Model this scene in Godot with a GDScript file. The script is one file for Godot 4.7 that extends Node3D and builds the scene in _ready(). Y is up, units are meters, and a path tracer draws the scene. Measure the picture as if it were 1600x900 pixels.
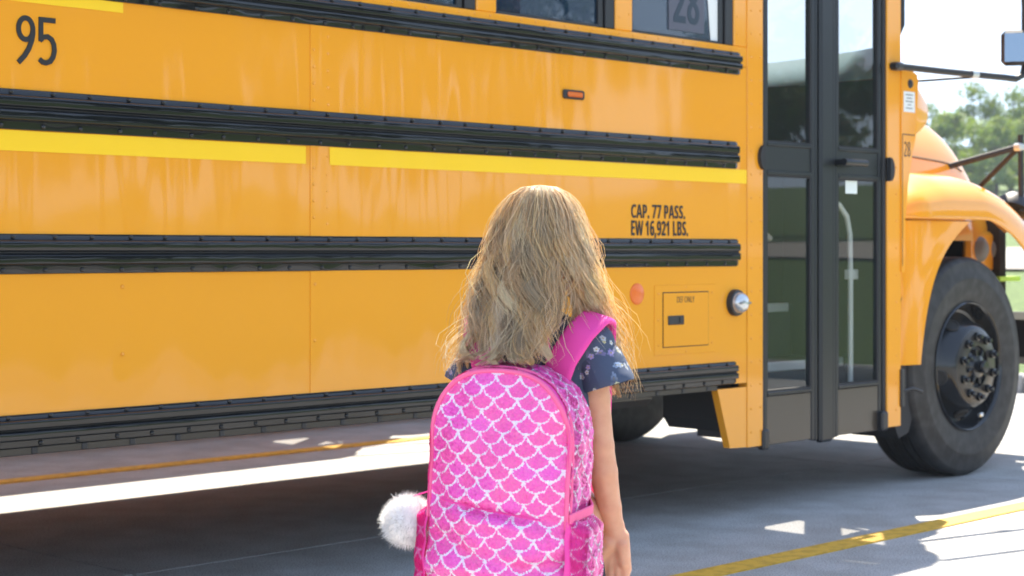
extends Node3D

var M := {}
var rng := RandomNumberGenerator.new()
var fn := FastNoiseLite.new()
var bus: Node3D


# ---------------------------------------------------------------- mesh builder
class MB:
	var v := PackedVector3Array()
	var n := PackedVector3Array()
	var c := PackedColorArray()
	var ix := PackedInt32Array()
	var colored := false
	var col := Color.WHITE

	func vert(p: Vector3, nn: Vector3) -> int:
		v.append(p)
		n.append(nn)
		if colored:
			c.append(col)
		return v.size() - 1

	func tri(a: int, b: int, d: int) -> void:
		var g := (v[b] - v[a]).cross(v[d] - v[a])
		if g.dot(n[a] + n[b] + n[d]) > 0.0:
			ix.append(a)
			ix.append(d)
			ix.append(b)
		else:
			ix.append(a)
			ix.append(b)
			ix.append(d)

	func poly(pts: Array, nn: Vector3) -> void:
		var f := v.size()
		for p in pts:
			vert(p, nn)
		for i in range(1, pts.size() - 1):
			tri(f, f + i, f + i + 1)

	func quad(a: Vector3, b: Vector3, d: Vector3, e: Vector3) -> void:
		poly([a, b, d, e], (b - a).cross(d - a).normalized())

	func box(ce: Vector3, size: Vector3, bev := 0.0, ba := Basis.IDENTITY) -> void:
		var h := size * 0.5
		var b := minf(bev, minf(h.x, minf(h.y, h.z)) * 0.9)
		for ax in 3:
			var i := (ax + 1) % 3
			var j := (ax + 2) % 3
			for s in [-1.0, 1.0]:
				var pts := []
				for q in [[-1, -1], [1, -1], [1, 1], [-1, 1]]:
					var p := Vector3.ZERO
					p[ax] = h[ax] * s
					p[i] = (h[i] - b) * q[0]
					p[j] = (h[j] - b) * q[1]
					pts.append(ce + ba * p)
				var nn := Vector3.ZERO
				nn[ax] = s
				poly(pts, ba * nn)
			if b > 0.0:
				for si in [-1.0, 1.0]:
					for sj in [-1.0, 1.0]:
						var pts := []
						for q in [[0, -1.0], [0, 1.0], [1, 1.0], [1, -1.0]]:
							var p := Vector3.ZERO
							p[i] = (h[i] - (b if q[0] == 1 else 0.0)) * si
							p[j] = (h[j] - (b if q[0] == 0 else 0.0)) * sj
							p[ax] = (h[ax] - b) * q[1]
							pts.append(ce + ba * p)
						var nn := Vector3.ZERO
						nn[i] = si
						nn[j] = sj
						poly(pts, (ba * nn).normalized())
		if b > 0.0:
			for sx in [-1.0, 1.0]:
				for sy in [-1.0, 1.0]:
					for sz in [-1.0, 1.0]:
						var s := Vector3(sx, sy, sz)
						poly([ce + ba * (Vector3(h.x, h.y - b, h.z - b) * s), ce + ba * (Vector3(h.x - b, h.y, h.z - b) * s), ce + ba * (Vector3(h.x - b, h.y - b, h.z) * s)], (ba * s).normalized())

	func bb(x0: float, x1: float, y0: float, y1: float, z0: float, z1: float, bev := 0.0) -> void:
		box(Vector3((x0 + x1) / 2, (y0 + y1) / 2, (z0 + z1) / 2), Vector3(absf(x1 - x0), absf(y1 - y0), absf(z1 - z0)), bev)

	func tube(pts: Array, rad: Array, sides := 8, caps := true) -> void:
		var m := pts.size()
		var up := Vector3.UP
		var t0: Vector3 = (pts[1] - pts[0]).normalized()
		if absf(t0.dot(up)) > 0.9:
			up = Vector3.RIGHT
		var first := v.size()
		var u := t0.cross(up).normalized()
		for i in m:
			var a: Vector3 = pts[maxi(i - 1, 0)]
			var b: Vector3 = pts[mini(i + 1, m - 1)]
			var t := (b - a).normalized()
			u = (u - t * u.dot(t)).normalized()
			var w := t.cross(u)
			for k in sides:
				var an := TAU * k / sides
				var d := u * cos(an) + w * sin(an)
				vert(pts[i] + d * rad[mini(i, rad.size() - 1)], d)
		for i in m - 1:
			for k in sides:
				var a := first + i * sides + k
				var b := first + i * sides + (k + 1) % sides
				tri(a, b, b + sides)
				tri(a, b + sides, a + sides)
		if caps:
			for e in [0, m - 1]:
				var pp := []
				for k in sides:
					pp.append(v[first + e * sides + k])
				var dir: Vector3 = (pts[0] - pts[1]) if e == 0 else (pts[m - 1] - pts[m - 2])
				poly(pp, dir.normalized())

	# profile of (radius, height) turned about the local y axis
	func lathe(pr: Array, segs: int, xf := Transform3D.IDENTITY, split := 0.7) -> void:
		var m := pr.size()
		var sn := []
		for i in m - 1:
			var d: Vector2 = pr[i + 1] - pr[i]
			sn.append(Vector2(d.y, -d.x).normalized())
		for i in m - 1:
			var na: Vector2 = sn[i]
			var nb: Vector2 = sn[i]
			if i > 0 and na.dot(sn[i - 1]) > split:
				na = (na + sn[i - 1]).normalized()
			if i < m - 2 and nb.dot(sn[i + 1]) > split:
				nb = (nb + sn[i + 1]).normalized()
			var f := v.size()
			for k in segs + 1:
				var an := TAU * k / segs
				var e := Vector3(cos(an), 0, sin(an))
				vert(xf * (e * pr[i].x + Vector3.UP * pr[i].y), (xf.basis * (e * na.x + Vector3.UP * na.y)).normalized())
				vert(xf * (e * pr[i + 1].x + Vector3.UP * pr[i + 1].y), (xf.basis * (e * nb.x + Vector3.UP * nb.y)).normalized())
			for k in segs:
				var a := f + k * 2
				tri(a, a + 1, a + 3)
				tri(a, a + 3, a + 2)

	# outline in the local xy plane pushed from z0 to z1
	func prism(po: PackedVector2Array, z0: float, z1: float, xf := Transform3D.IDENTITY) -> void:
		var t := Geometry2D.triangulate_polygon(po)
		for e in [[z0, -1.0], [z1, 1.0]]:
			var nn: Vector3 = (xf.basis * Vector3(0, 0, e[1] * signf(z1 - z0))).normalized()
			var f := v.size()
			for p in po:
				vert(xf * Vector3(p.x, p.y, e[0]), nn)
			for i in range(0, t.size(), 3):
				tri(f + t[i], f + t[i + 1], f + t[i + 2])
		var ccw := 0.0
		for i in po.size():
			ccw += po[i].cross(po[(i + 1) % po.size()])
		for i in po.size():
			var a := po[i]
			var b := po[(i + 1) % po.size()]
			var d := (b - a).normalized() * signf(ccw)
			poly([xf * Vector3(a.x, a.y, z0), xf * Vector3(b.x, b.y, z0), xf * Vector3(b.x, b.y, z1), xf * Vector3(a.x, a.y, z1)], (xf.basis * Vector3(d.y, -d.x, 0)).normalized())

	# smooth sheet through f(u, v); side is the way it faces (1 or -1)
	func grid(nu: int, nv: int, f: Callable, side := 1.0) -> void:
		var first := v.size()
		var p := PackedVector3Array()
		for j in nv + 1:
			for i in nu + 1:
				p.append(f.call(float(i) / nu, float(j) / nv))
		for j in nv + 1:
			for i in nu + 1:
				var du := p[j * (nu + 1) + mini(i + 1, nu)] - p[j * (nu + 1) + maxi(i - 1, 0)]
				var dv := p[mini(j + 1, nv) * (nu + 1) + i] - p[maxi(j - 1, 0) * (nu + 1) + i]
				vert(p[j * (nu + 1) + i], (du.cross(dv) * side).normalized())
		for j in nv:
			for i in nu:
				var a := first + j * (nu + 1) + i
				tri(a, a + 1, a + nu + 2)
				tri(a, a + nu + 2, a + nu + 1)

	# profile of (z, y) points drawn along x
	func draw_x(pr: Array, x0: float, x1: float, caps := true) -> void:
		for i in pr.size() - 1:
			var a: Vector2 = pr[i]
			var b: Vector2 = pr[i + 1]
			quad(Vector3(x0, a.y, a.x), Vector3(x0, b.y, b.x), Vector3(x1, b.y, b.x), Vector3(x1, a.y, a.x))
		if caps:
			var po := PackedVector2Array(pr)
			var t := Geometry2D.triangulate_polygon(po)
			for e in [[x0, -1.0], [x1, 1.0]]:
				var f := v.size()
				for q in po:
					vert(Vector3(e[0], q.y, q.x), Vector3(e[1], 0, 0))
				for i in range(0, t.size(), 3):
					tri(f + t[i], f + t[i + 1], f + t[i + 2])

	func mesh() -> ArrayMesh:
		var a := []
		a.resize(Mesh.ARRAY_MAX)
		a[Mesh.ARRAY_VERTEX] = v
		a[Mesh.ARRAY_NORMAL] = n
		if colored:
			a[Mesh.ARRAY_COLOR] = c
		a[Mesh.ARRAY_INDEX] = ix
		var m := ArrayMesh.new()
		m.add_surface_from_arrays(Mesh.PRIMITIVE_TRIANGLES, a)
		return m


# ---------------------------------------------------------------- nodes
func part(parent: Node, called: String, mb, m: Material) -> MeshInstance3D:
	var o := MeshInstance3D.new()
	o.name = called
	o.mesh = mb.mesh() if mb is MB else mb
	o.material_override = m
	parent.add_child(o, true)
	return o


func group_node(parent: Node, called: String) -> Node3D:
	var o := Node3D.new()
	o.name = called
	parent.add_child(o, true)
	return o


func tag(o: Node, label: String, category: String, group := "") -> void:
	o.set_meta("label", label)
	o.set_meta("category", category)
	if group:
		o.set_meta("group", group)


func structure(o: Node) -> void:
	o.set_meta("kind", "structure")


func lin(r: float, g: float, b: float, a := 1.0) -> Color:
	var c := Color(r, g, b).linear_to_srgb()
	c.a = a
	return c


func mat(r: float, g: float, b: float, rough := 0.5, metal := 0.0) -> StandardMaterial3D:
	var m := StandardMaterial3D.new()
	m.albedo_color = lin(r, g, b)
	m.roughness = rough
	m.metallic = metal
	return m


func pane_mat(r: float, g: float, b: float, alpha: float) -> StandardMaterial3D:
	var m := mat(r, g, b, 0.0)
	m.albedo_color.a = alpha
	m.transparency = BaseMaterial3D.TRANSPARENCY_ALPHA
	return m


func noise_tex(freq: float, oct: int, c0: Color, c1: Color, lo := 0.3, hi := 0.7, size := 512, sd := 1, kind := FastNoiseLite.TYPE_SIMPLEX_SMOOTH) -> NoiseTexture2D:
	var f := FastNoiseLite.new()
	f.noise_type = kind
	f.frequency = freq
	f.fractal_octaves = oct
	f.seed = sd
	var t := NoiseTexture2D.new()
	t.width = size
	t.height = size
	t.seamless = true
	t.noise = f
	var g := Gradient.new()
	g.set_color(0, c0)
	g.set_offset(0, lo)
	g.set_color(1, c1)
	g.set_offset(1, hi)
	t.color_ramp = g
	return t


func bump_tex(freq: float, oct: int, size := 512, sd := 3) -> NoiseTexture2D:
	return noise_tex(freq, oct, Color.BLACK, Color.WHITE, 0.0, 1.0, size, sd)


func triplanar(m: StandardMaterial3D, scale: float, world := false) -> void:
	m.uv1_triplanar = true
	m.uv1_world_triplanar = world
	m.uv1_scale = Vector3.ONE * scale


func make_materials() -> void:
	var y := mat(0.87, 0.35, 0.022, 0.5)
	y.metallic_specular = 0.15
	y.clearcoat_enabled = true
	y.clearcoat = 0.9
	y.clearcoat_roughness = 0.06
	M.yellow = y
	M.tape = mat(0.98, 0.60, 0.0, 0.5)
	M.black_gloss = mat(0.012, 0.013, 0.015, 0.16)
	M.black = mat(0.018, 0.018, 0.02, 0.45)
	M.rubber = mat(0.02, 0.02, 0.022, 0.7)
	M.ink = mat(0.012, 0.012, 0.013, 0.55)
	M.door_metal = mat(0.018, 0.02, 0.023, 0.32, 0.3)
	M.kick = mat(0.055, 0.043, 0.032, 0.25)
	M.grey = mat(0.2, 0.2, 0.2, 0.5)
	M.dark = mat(0.035, 0.034, 0.034, 0.8)
	M.rubber_floor = mat(0.075, 0.075, 0.078, 0.7)
	M.glass_dark = pane_mat(0.008, 0.026, 0.05, 0.96)
	M.glass_door = pane_mat(0.01, 0.03, 0.03, 0.24)
	M.glass_clear = pane_mat(0.02, 0.05, 0.05, 0.12)
	M.amber = mat(0.68, 0.14, 0.012, 0.2)
	M.orange = mat(0.86, 0.17, 0.015, 0.3)
	M.lens_clear = mat(0.55, 0.58, 0.6, 0.08, 0.6)
	M.chrome = mat(0.75, 0.76, 0.78, 0.12, 1.0)
	M.mirror = mat(0.20, 0.25, 0.31, 0.01, 1.0)
	M.white = mat(0.78, 0.78, 0.76, 0.5)
	M.liner = mat(0.42, 0.44, 0.42, 0.6)
	M.teal = mat(0.20, 0.36, 0.41, 0.5)
	M.flange = mat(0.05, 0.045, 0.04, 0.3, 0.5)
	M.nosing = mat(0.74, 0.80, 0.76, 0.6)
	M.steel = mat(0.55, 0.58, 0.56, 0.35, 0.4)
	M.dimmed_sign_paper = mat(0.085, 0.085, 0.115, 0.3)  # the dimness of dark glass is put into the sign's colours
	M.dimmed_sign_ink = mat(0.016, 0.03, 0.05, 0.3)
	M.lime = mat(0.5, 0.8, 0.05, 0.5)
	M.rail = mat(0.007, 0.008, 0.010, 0.045)
	var tr := mat(0.022, 0.022, 0.024, 0.62)
	tr.albedo_texture = noise_tex(0.012, 5, Color(0.55, 0.55, 0.55), Color(1, 1, 1), 0.2, 0.8, 512, 8)
	triplanar(tr, 2.0)
	tr.albedo_color = lin(0.032, 0.031, 0.031)
	M.tyre = tr
	# concrete
	var co := mat(0.46, 0.455, 0.44, 0.85)
	co.albedo_texture = noise_tex(0.006, 6, Color(0.92, 0.915, 0.90), Color(1, 1, 1), 0.2, 0.75, 1024, 11)
	co.detail_enabled = true
	co.detail_blend_mode = BaseMaterial3D.BLEND_MODE_MUL
	co.detail_albedo = noise_tex(0.25, 3, Color(0.72, 0.72, 0.72), Color(1, 1, 1), 0.28, 0.55, 1024, 12)
	co.heightmap_enabled = true
	co.heightmap_scale = 0.12
	co.heightmap_texture = bump_tex(0.2, 3, 1024, 13)
	triplanar(co, 0.5, true)
	M.concrete = co
	var la := mat(0.13, 0.20, 0.045, 0.9)
	la.albedo_texture = noise_tex(0.03, 5, Color(0.65, 0.7, 0.6), Color(1, 1, 1), 0.25, 0.75, 1024, 14)
	la.heightmap_enabled = true
	la.heightmap_scale = 3.0
	la.heightmap_texture = bump_tex(0.12, 4, 1024, 15)
	triplanar(la, 0.25, true)
	M.lawn = la
	var gr := mat(0.42, 0.39, 0.34, 0.95)
	gr.albedo_texture = noise_tex(0.2, 3, Color(0.7, 0.7, 0.7), Color(1, 1, 1), 0.3, 0.7, 512, 16)
	triplanar(gr, 0.5, true)
	M.gravel = gr
	var pl := mat(0.66, 0.38, 0.03, 0.7)
	pl.albedo_texture = noise_tex(0.02, 5, Color(0.9, 0.9, 0.9), Color(1, 1, 1), 0.3, 0.6, 512, 17)
	triplanar(pl, 1.5, true)
	M.line_paint = pl
	M.joint = mat(0.09, 0.085, 0.08, 0.95)
	M.bark = mat(0.09, 0.07, 0.05, 0.95)
	var lf := mat(1, 1, 1, 0.6)
	lf.vertex_color_use_as_albedo = true
	lf.backlight_enabled = true
	lf.backlight = Color(0.9, 0.95, 0.4)
	M.leaf = lf
	# the girl and what she carries
	var sk := mat(0.72, 0.37, 0.225, 0.5)
	sk.subsurf_scatter_enabled = true
	sk.subsurf_scatter_strength = 0.25
	sk.albedo_texture = noise_tex(0.02, 4, Color(0.96, 0.93, 0.92), Color(1, 1, 1), 0.25, 0.75, 512, 20)
	triplanar(sk, 3.0)
	M.skin = sk
	var hr := mat(1, 1, 1, 0.34)
	hr.vertex_color_use_as_albedo = true
	hr.backlight_enabled = true
	hr.backlight = Color(1.0, 0.94, 0.82)
	M.hair = hr
	var fu := mat(0.95, 0.945, 0.94, 0.6)
	fu.backlight_enabled = true
	fu.backlight = Color(0.8, 0.79, 0.78)
	M.fur = fu
	var sq := mat(1, 1, 1, 0.32)
	sq.vertex_color_use_as_albedo = true
	sq.metallic_specular = 0.6
	M.sequin = sq
	M.pink = mat(0.83, 0.05, 0.36, 0.6)
	M.pink_fabric = mat(0.84, 0.055, 0.33, 0.75)
	M.coral = mat(0.88, 0.13, 0.32, 0.65)
	M.shirt = shirt_mat()
	M.shorts = mat(0.04, 0.05, 0.09, 0.85)
	M.shoe = mat(0.7, 0.7, 0.7, 0.6)
	M.eye = mat(0.05, 0.07, 0.09, 0.1)


func shirt_mat() -> StandardMaterial3D:
	var m := mat(1, 1, 1, 0.85)
	var im := Image.create(512, 512, false, Image.FORMAT_RGB8)
	var base := lin(0.055, 0.075, 0.125)
	im.fill(base)
	var r := RandomNumberGenerator.new()
	r.seed = 5
	for k in 60000:
		var t := r.randf_range(0.75, 1.35)
		im.set_pixel(r.randi() % 512, r.randi() % 512, lin(0.055 * t, 0.075 * t, 0.125 * t))
	var cols := [lin(0.72, 0.74, 0.76), lin(0.72, 0.74, 0.76), lin(0.72, 0.68, 0.35), lin(0.42, 0.32, 0.62), lin(0.45, 0.55, 0.75)]
	for k in 52:
		var cx := r.randi() % 512
		var cy := r.randi() % 512
		var co: Color = cols[r.randi() % 5]
		var pet := r.randf_range(6, 10)
		var rot := r.randf() * TAU
		# stalk and leaves
		for s in 22:
			var lx := int(cx + s * cos(rot + 1.9) * 0.9)
			var ly := int(cy + s * sin(rot + 1.9) * 0.9)
			for dx in 3:
				for dy in 3:
					im.set_pixel(posmod(lx + dx, 512), posmod(ly + dy, 512), lin(0.16, 0.22, 0.09))
		for p in 5:
			var px := cx + cos(rot + TAU * p / 5) * pet
			var py := cy + sin(rot + TAU * p / 5) * pet
			for dx in range(-8, 9):
				for dy in range(-8, 9):
					if dx * dx + dy * dy < pet * pet * 0.42:
						im.set_pixel(posmod(int(px + dx), 512), posmod(int(py + dy), 512), co)
		for dx in range(-4, 5):
			for dy in range(-4, 5):
				if dx * dx + dy * dy < 14:
					im.set_pixel(posmod(cx + dx, 512), posmod(cy + dy, 512), lin(0.7, 0.5, 0.08))
	m.albedo_texture = ImageTexture.create_from_image(im)
	triplanar(m, 5.5)
	return m


# ---------------------------------------------------------------- start
func _ready() -> void:
	rng.seed = 7
	fn.seed = 4
	fn.noise_type = FastNoiseLite.TYPE_SIMPLEX_SMOOTH
	fn.frequency = 1.0
	fn.fractal_type = FastNoiseLite.FRACTAL_NONE
	camera_and_light()
	make_materials()
	build_ground()
	build_bus()
	build_neighbour()
	build_trees()
	build_girl()
	build_backpack()
	build_pom_pom()


func camera_and_light() -> void:
	var cam := Camera3D.new()
	cam.name = "camera"
	add_child(cam)
	var at := CameraAttributesPhysical.new()
	at.frustum_focal_length = 62.0
	at.frustum_focus_distance = 3.9
	at.frustum_near = 0.1
	at.frustum_far = 3000.0
	at.exposure_aperture = 6.3
	cam.attributes = at
	cam.projection = Camera3D.PROJECTION_FRUSTUM
	cam.near = 0.1
	cam.far = 3000.0
	cam.size = 0.1 * 900.0 / 2750.0
	cam.frustum_offset = Vector2(0, -0.1 * 59.0 / 2750.0)
	cam.keep_aspect = Camera3D.KEEP_HEIGHT
	cam.position = Vector3(-7.503, 1.07, 4.235)
	cam.rotation_degrees = Vector3(0, -45.846, 0)
	cam.current = true

	var env := Environment.new()
	env.background_mode = Environment.BG_SKY
	var sky := Sky.new()
	var sm := ProceduralSkyMaterial.new()
	sm.sky_top_color = Color(0.53, 0.61, 0.74)
	sm.sky_horizon_color = Color(0.79, 0.865, 0.945)
	sm.sky_curve = 0.18
	sm.ground_bottom_color = Color(0.3, 0.3, 0.28)
	sm.ground_horizon_color = Color(0.55, 0.58, 0.55)
	sm.sun_angle_max = 12.0
	sm.energy_multiplier = 1.0
	sky.sky_material = sm
	env.sky = sky
	env.tonemap_mode = Environment.TONE_MAPPER_LINEAR
	env.tonemap_exposure = 3.0
	env.fog_enabled = true
	env.fog_density = 0.0008
	env.fog_light_color = Color(0.9, 0.95, 1.0)
	env.sdfgi_enabled = true
	env.ssao_enabled = true
	env.ssil_enabled = true
	var we := WorldEnvironment.new()
	we.name = "world_environment"
	we.environment = env
	add_child(we)

	var sun := DirectionalLight3D.new()
	sun.name = "sun"
	sun.light_energy = 1.6
	sun.light_color = Color(1.0, 0.96, 0.89)
	sun.light_angular_distance = 0.5
	sun.shadow_enabled = true
	add_child(sun)
	sun.look_at_from_position(Vector3(0.60, 1.0, -0.41) * 50.0, Vector3.ZERO, Vector3.UP)


# ---------------------------------------------------------------- ground
func rise(x: float, z: float) -> float:
	var t := clampf((x - 5.0) / 30.0, 0.0, 1.0)
	var u := clampf((x - 30.0) / 90.0, 0.0, 1.0)
	return 0.13 + 1.15 * t * t * (3.0 - 2.0 * t) + 5.0 * u * u * (3.0 - 2.0 * u) + 0.05 * fn.get_noise_2d(x * 0.08, z * 0.08) * minf(1.0, (x - 4.6) * 0.2)


func build_ground() -> void:
	var g := MB.new()
	g.quad(Vector3(-900, -0.05, 900), Vector3(900, -0.05, 900), Vector3(900, -0.05, -900), Vector3(-900, -0.05, -900))
	structure(part(self, "ground", g, M.joint))
	var pave := group_node(self, "pavement")
	structure(pave)
	var px := 4.2
	var pz := 3.75
	var variants := []
	for k in 3:
		var s := MB.new()
		s.bb(-px / 2 + 0.004, px / 2 - 0.004, -0.12, 0.0, -pz / 2 + 0.004, pz / 2 - 0.004, 0.006)
		variants.append(s.mesh())
	for i in range(-8, 3):
		for j in range(-9, 2):
			var x1 := -4.2 + px * i
			var z1 := -0.7 + pz * j
			if x1 + px > 4.7:
				continue
			var o := part(pave, "slab", variants[posmod(i * 7 + j * 3, 3)], M.concrete)
			o.position = Vector3(x1 + px / 2, (rng.randf() - 0.5) * 0.002, z1 + pz / 2)
	var last := MB.new()
	last.bb(4.204, 4.6, -0.12, 0.0, -60, 6.8)
	part(pave, "gutter_strip", last, M.concrete)
	var wide := MB.new()
	wide.bb(-120, -37.81, -0.12, -0.004, -90, 6.79)
	wide.bb(-37.8, 4.2, -0.12, -0.004, -90, -34.5)
	part(pave, "outer_paving", wide, M.concrete)
	# stall lines
	for k in 5:
		var l := MB.new()
		var z := -10.6 + 3.75 * k
		l.bb(-9.5, 3.9, -0.001, 0.006, z - 0.055, z + 0.055)
		var o := part(self, "stall_line", l, M.line_paint)
		structure(o)
	# kerb
	var kerb := group_node(self, "kerb")
	structure(kerb)
	var km := MB.new()
	km.bb(-0.075, 0.075, -0.1, 0.14, -1.495, 1.495, 0.02)
	var kmesh := km.mesh()
	for k in 17:
		var o := part(kerb, "kerb_stone", kmesh, M.concrete)
		o.position = Vector3(4.68, 0, -42.7 + 3.0 * k)
	for k in 17:
		var o := part(kerb, "kerb_stone", kmesh, M.concrete)
		o.position = Vector3(3.1 - 3.0 * k, 0, 6.88)
		o.rotation.y = PI / 2
	var ls := MB.new()
	ls.grid(40, 30, func(u: float, w: float) -> Vector3:
		var x := lerpf(4.76, -120.0, u)
		var z := lerpf(6.95, 150.0, w * w)
		return Vector3(x, 0.12 + 0.03 * fn.get_noise_2d(x * 0.1, z * 0.1), z), 1.0)
	structure(part(self, "lawn_strip", ls, M.lawn))
	# lawn that rises away from the kerb
	var la := MB.new()
	la.grid(90, 90, func(u: float, w: float) -> Vector3:
		var x := 4.75 + 300.0 * u * u
		var z := -260.0 + 520.0 * w
		return Vector3(x, rise(x, z), z), -1.0)
	structure(part(self, "lawn", la, M.lawn))
	var pa := MB.new()
	pa.grid(8, 80, func(u: float, w: float) -> Vector3:
		var z := -120.0 + 240.0 * w
		var x := 21.0 + 8.0 * u + 2.0 * sin(z * 0.05)
		return Vector3(x, rise(x, z) + 0.06, z), -1.0)
	structure(part(self, "path", pa, M.gravel))


# ---------------------------------------------------------------- bus
func rivets(mb: MB, pts: Array, r := 0.006, z := 0.0) -> void:
	for p in pts:
		mb.lathe([Vector2(r, 0), Vector2(r * 0.8, r * 0.4), Vector2(0.0001, r * 0.55)], 7, Transform3D(Basis(Vector3.RIGHT, PI / 2), Vector3(p.x, p.y, z)), -1.0)


func panel_wave(x: float, y: float) -> float:
	var a := fn.get_noise_2d(x * 9.0, y * 1.0) * 0.0009
	a += fn.get_noise_2d(x * 4.2 + 40.0, y * 1.1) * 0.0026
	a += fn.get_noise_2d(x * 1.1 + 90.0, y * 0.9) * 0.0016
	for p in [Vector2(-4.715, 0.967), Vector2(-4.715, 0.777), Vector2(-4.02, 0.965), Vector2(-4.02, 0.79)]:
		var d := Vector2(x, y).distance_to(p)
		if d < 0.12:
			a -= 0.0011 * exp(-d * d / 0.0006) - 0.0004 * exp(-pow((d - 0.045) / 0.012, 2.0))
	return a * lerpf(1.0, 0.22, smoothstep(-3.0, -2.6, x))


func panel(parent: Node, x0: float, x1: float, y0: float, y1: float, z: float, nx_step := 0.014) -> MeshInstance3D:
	var mb := MB.new()
	mb.grid(int((x1 - x0) / nx_step), 14, func(u: float, w: float) -> Vector3:
		var x := lerpf(x0, x1, u)
		var y := lerpf(y0, y1, w)
		var e := minf(1.0, minf(u, 1.0 - u) * (x1 - x0) / 0.04)
		return Vector3(x, y, z + panel_wave(x, y) * e))
	# folded edge
	mb.quad(Vector3(x0, y0, z - 0.02), Vector3(x0, y0, z), Vector3(x0, y1, z), Vector3(x0, y1, z - 0.02))
	mb.quad(Vector3(x1, y0, z), Vector3(x1, y0, z - 0.02), Vector3(x1, y1, z - 0.02), Vector3(x1, y1, z))
	return part(parent, "side_panel", mb, M.yellow)


func rail_profile(y0: float, h: float) -> Array:
	var pr := []
	for q in [[1.0, -0.004], [1.0, 0.006], [0.985, 0.007], [0.87, 0.007], [0.855, 0.012], [0.835, 0.021], [0.80, 0.026], [0.77, 0.027], [0.60, 0.027], [0.575, 0.024], [0.555, 0.017], [0.525, 0.0155], [0.495, 0.019], [0.475, 0.025], [0.45, 0.027], [0.27, 0.027], [0.245, 0.025], [0.225, 0.018], [0.205, 0.0075], [0.19, 0.0065], [0.02, 0.0065], [0.0, 0.005], [0.0, -0.004]]:
		pr.append(Vector2(q[1], y0 + h * q[0]))
	return pr


func rail(parent: Node, y0: float, h: float, x0: float, x1: float) -> void:
	var mb := MB.new()
	var pr := rail_profile(y0, h)
	var nr := int((x1 - x0) / 0.03)
	var nprof := pr.size() - 1
	mb.grid(nr, nprof, func(u: float, w: float) -> Vector3:
		var x := lerpf(x0, x1 - 0.012, u)
		var q: Vector2 = pr[int(roundf(w * nprof))]
		return Vector3(x, q.y + 0.0001 * fn.get_noise_2d(x * 5.0, q.y * 30.0), q.x + 0.0006 * fn.get_noise_2d(x * 7.0, q.y * 9.0)), -1.0)
	# end that is pressed down to the panel
	var small := []
	for p in pr:
		small.append(Vector2(p.x * 0.55 + 0.001, lerpf(p.y, y0 + h / 2, 0.1)))
	for i in pr.size() - 1:
		mb.quad(Vector3(x1 - 0.012, pr[i].y, pr[i].x), Vector3(x1 - 0.012, pr[i + 1].y, pr[i + 1].x), Vector3(x1, small[i + 1].y, small[i + 1].x), Vector3(x1, small[i].y, small[i].x))
	mb.draw_x(small, x1 - 0.002, x1)
	var r := part(parent, "rub_rail", mb, M.rail)
	var bo := MB.new()
	var x := x1 - 0.06
	var k := 0
	while x > x0:
		for yy in [0.935, 0.1]:
			var xo := x - (0.03 if yy < 0.5 else 0.0)
			bo.lathe([Vector2(0.0075, 0), Vector2(0.0075, 0.002), Vector2(0.0055, 0.0045), Vector2(0.0001, 0.005)], 6, Transform3D(Basis(Vector3.RIGHT, PI / 2), Vector3(xo, y0 + h * yy, 0.0065)), -1.0)
		x -= 0.115 + 0.012 * (k % 2)
		k += 1
	part(r, "bolt", bo, M.rail).set_meta("kind", "stuff")


func text(parent: Node, called: String, words: String, x0: float, x1: float, y0: float, y1: float, z: float, m: Material, bold := false) -> void:
	var t := TextMesh.new()
	t.text = words
	var f := SystemFont.new()
	f.font_names = PackedStringArray(["Droid Sans"])
	f.font_weight = 700 if bold else 400
	t.font = f
	t.font_size = 48
	t.pixel_size = 0.01
	t.depth = 0.02
	var bx := t.get_aabb()
	var sx := (x1 - x0) / bx.size.x
	var sy := (y1 - y0) / bx.size.y
	var o := part(parent, called, t, m)
	o.scale = Vector3(sx, sy, 0.05)
	o.position = Vector3(x0 - bx.position.x * sx, y0 - bx.position.y * sy, z)


func stroke(mb: MB, line: Array, w: float, z0: float, z1: float) -> void:
	for po in Geometry2D.offset_polyline(PackedVector2Array(line), w / 2, Geometry2D.JOIN_MITER, Geometry2D.END_BUTT):
		mb.prism(po, z0, z1)


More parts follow.
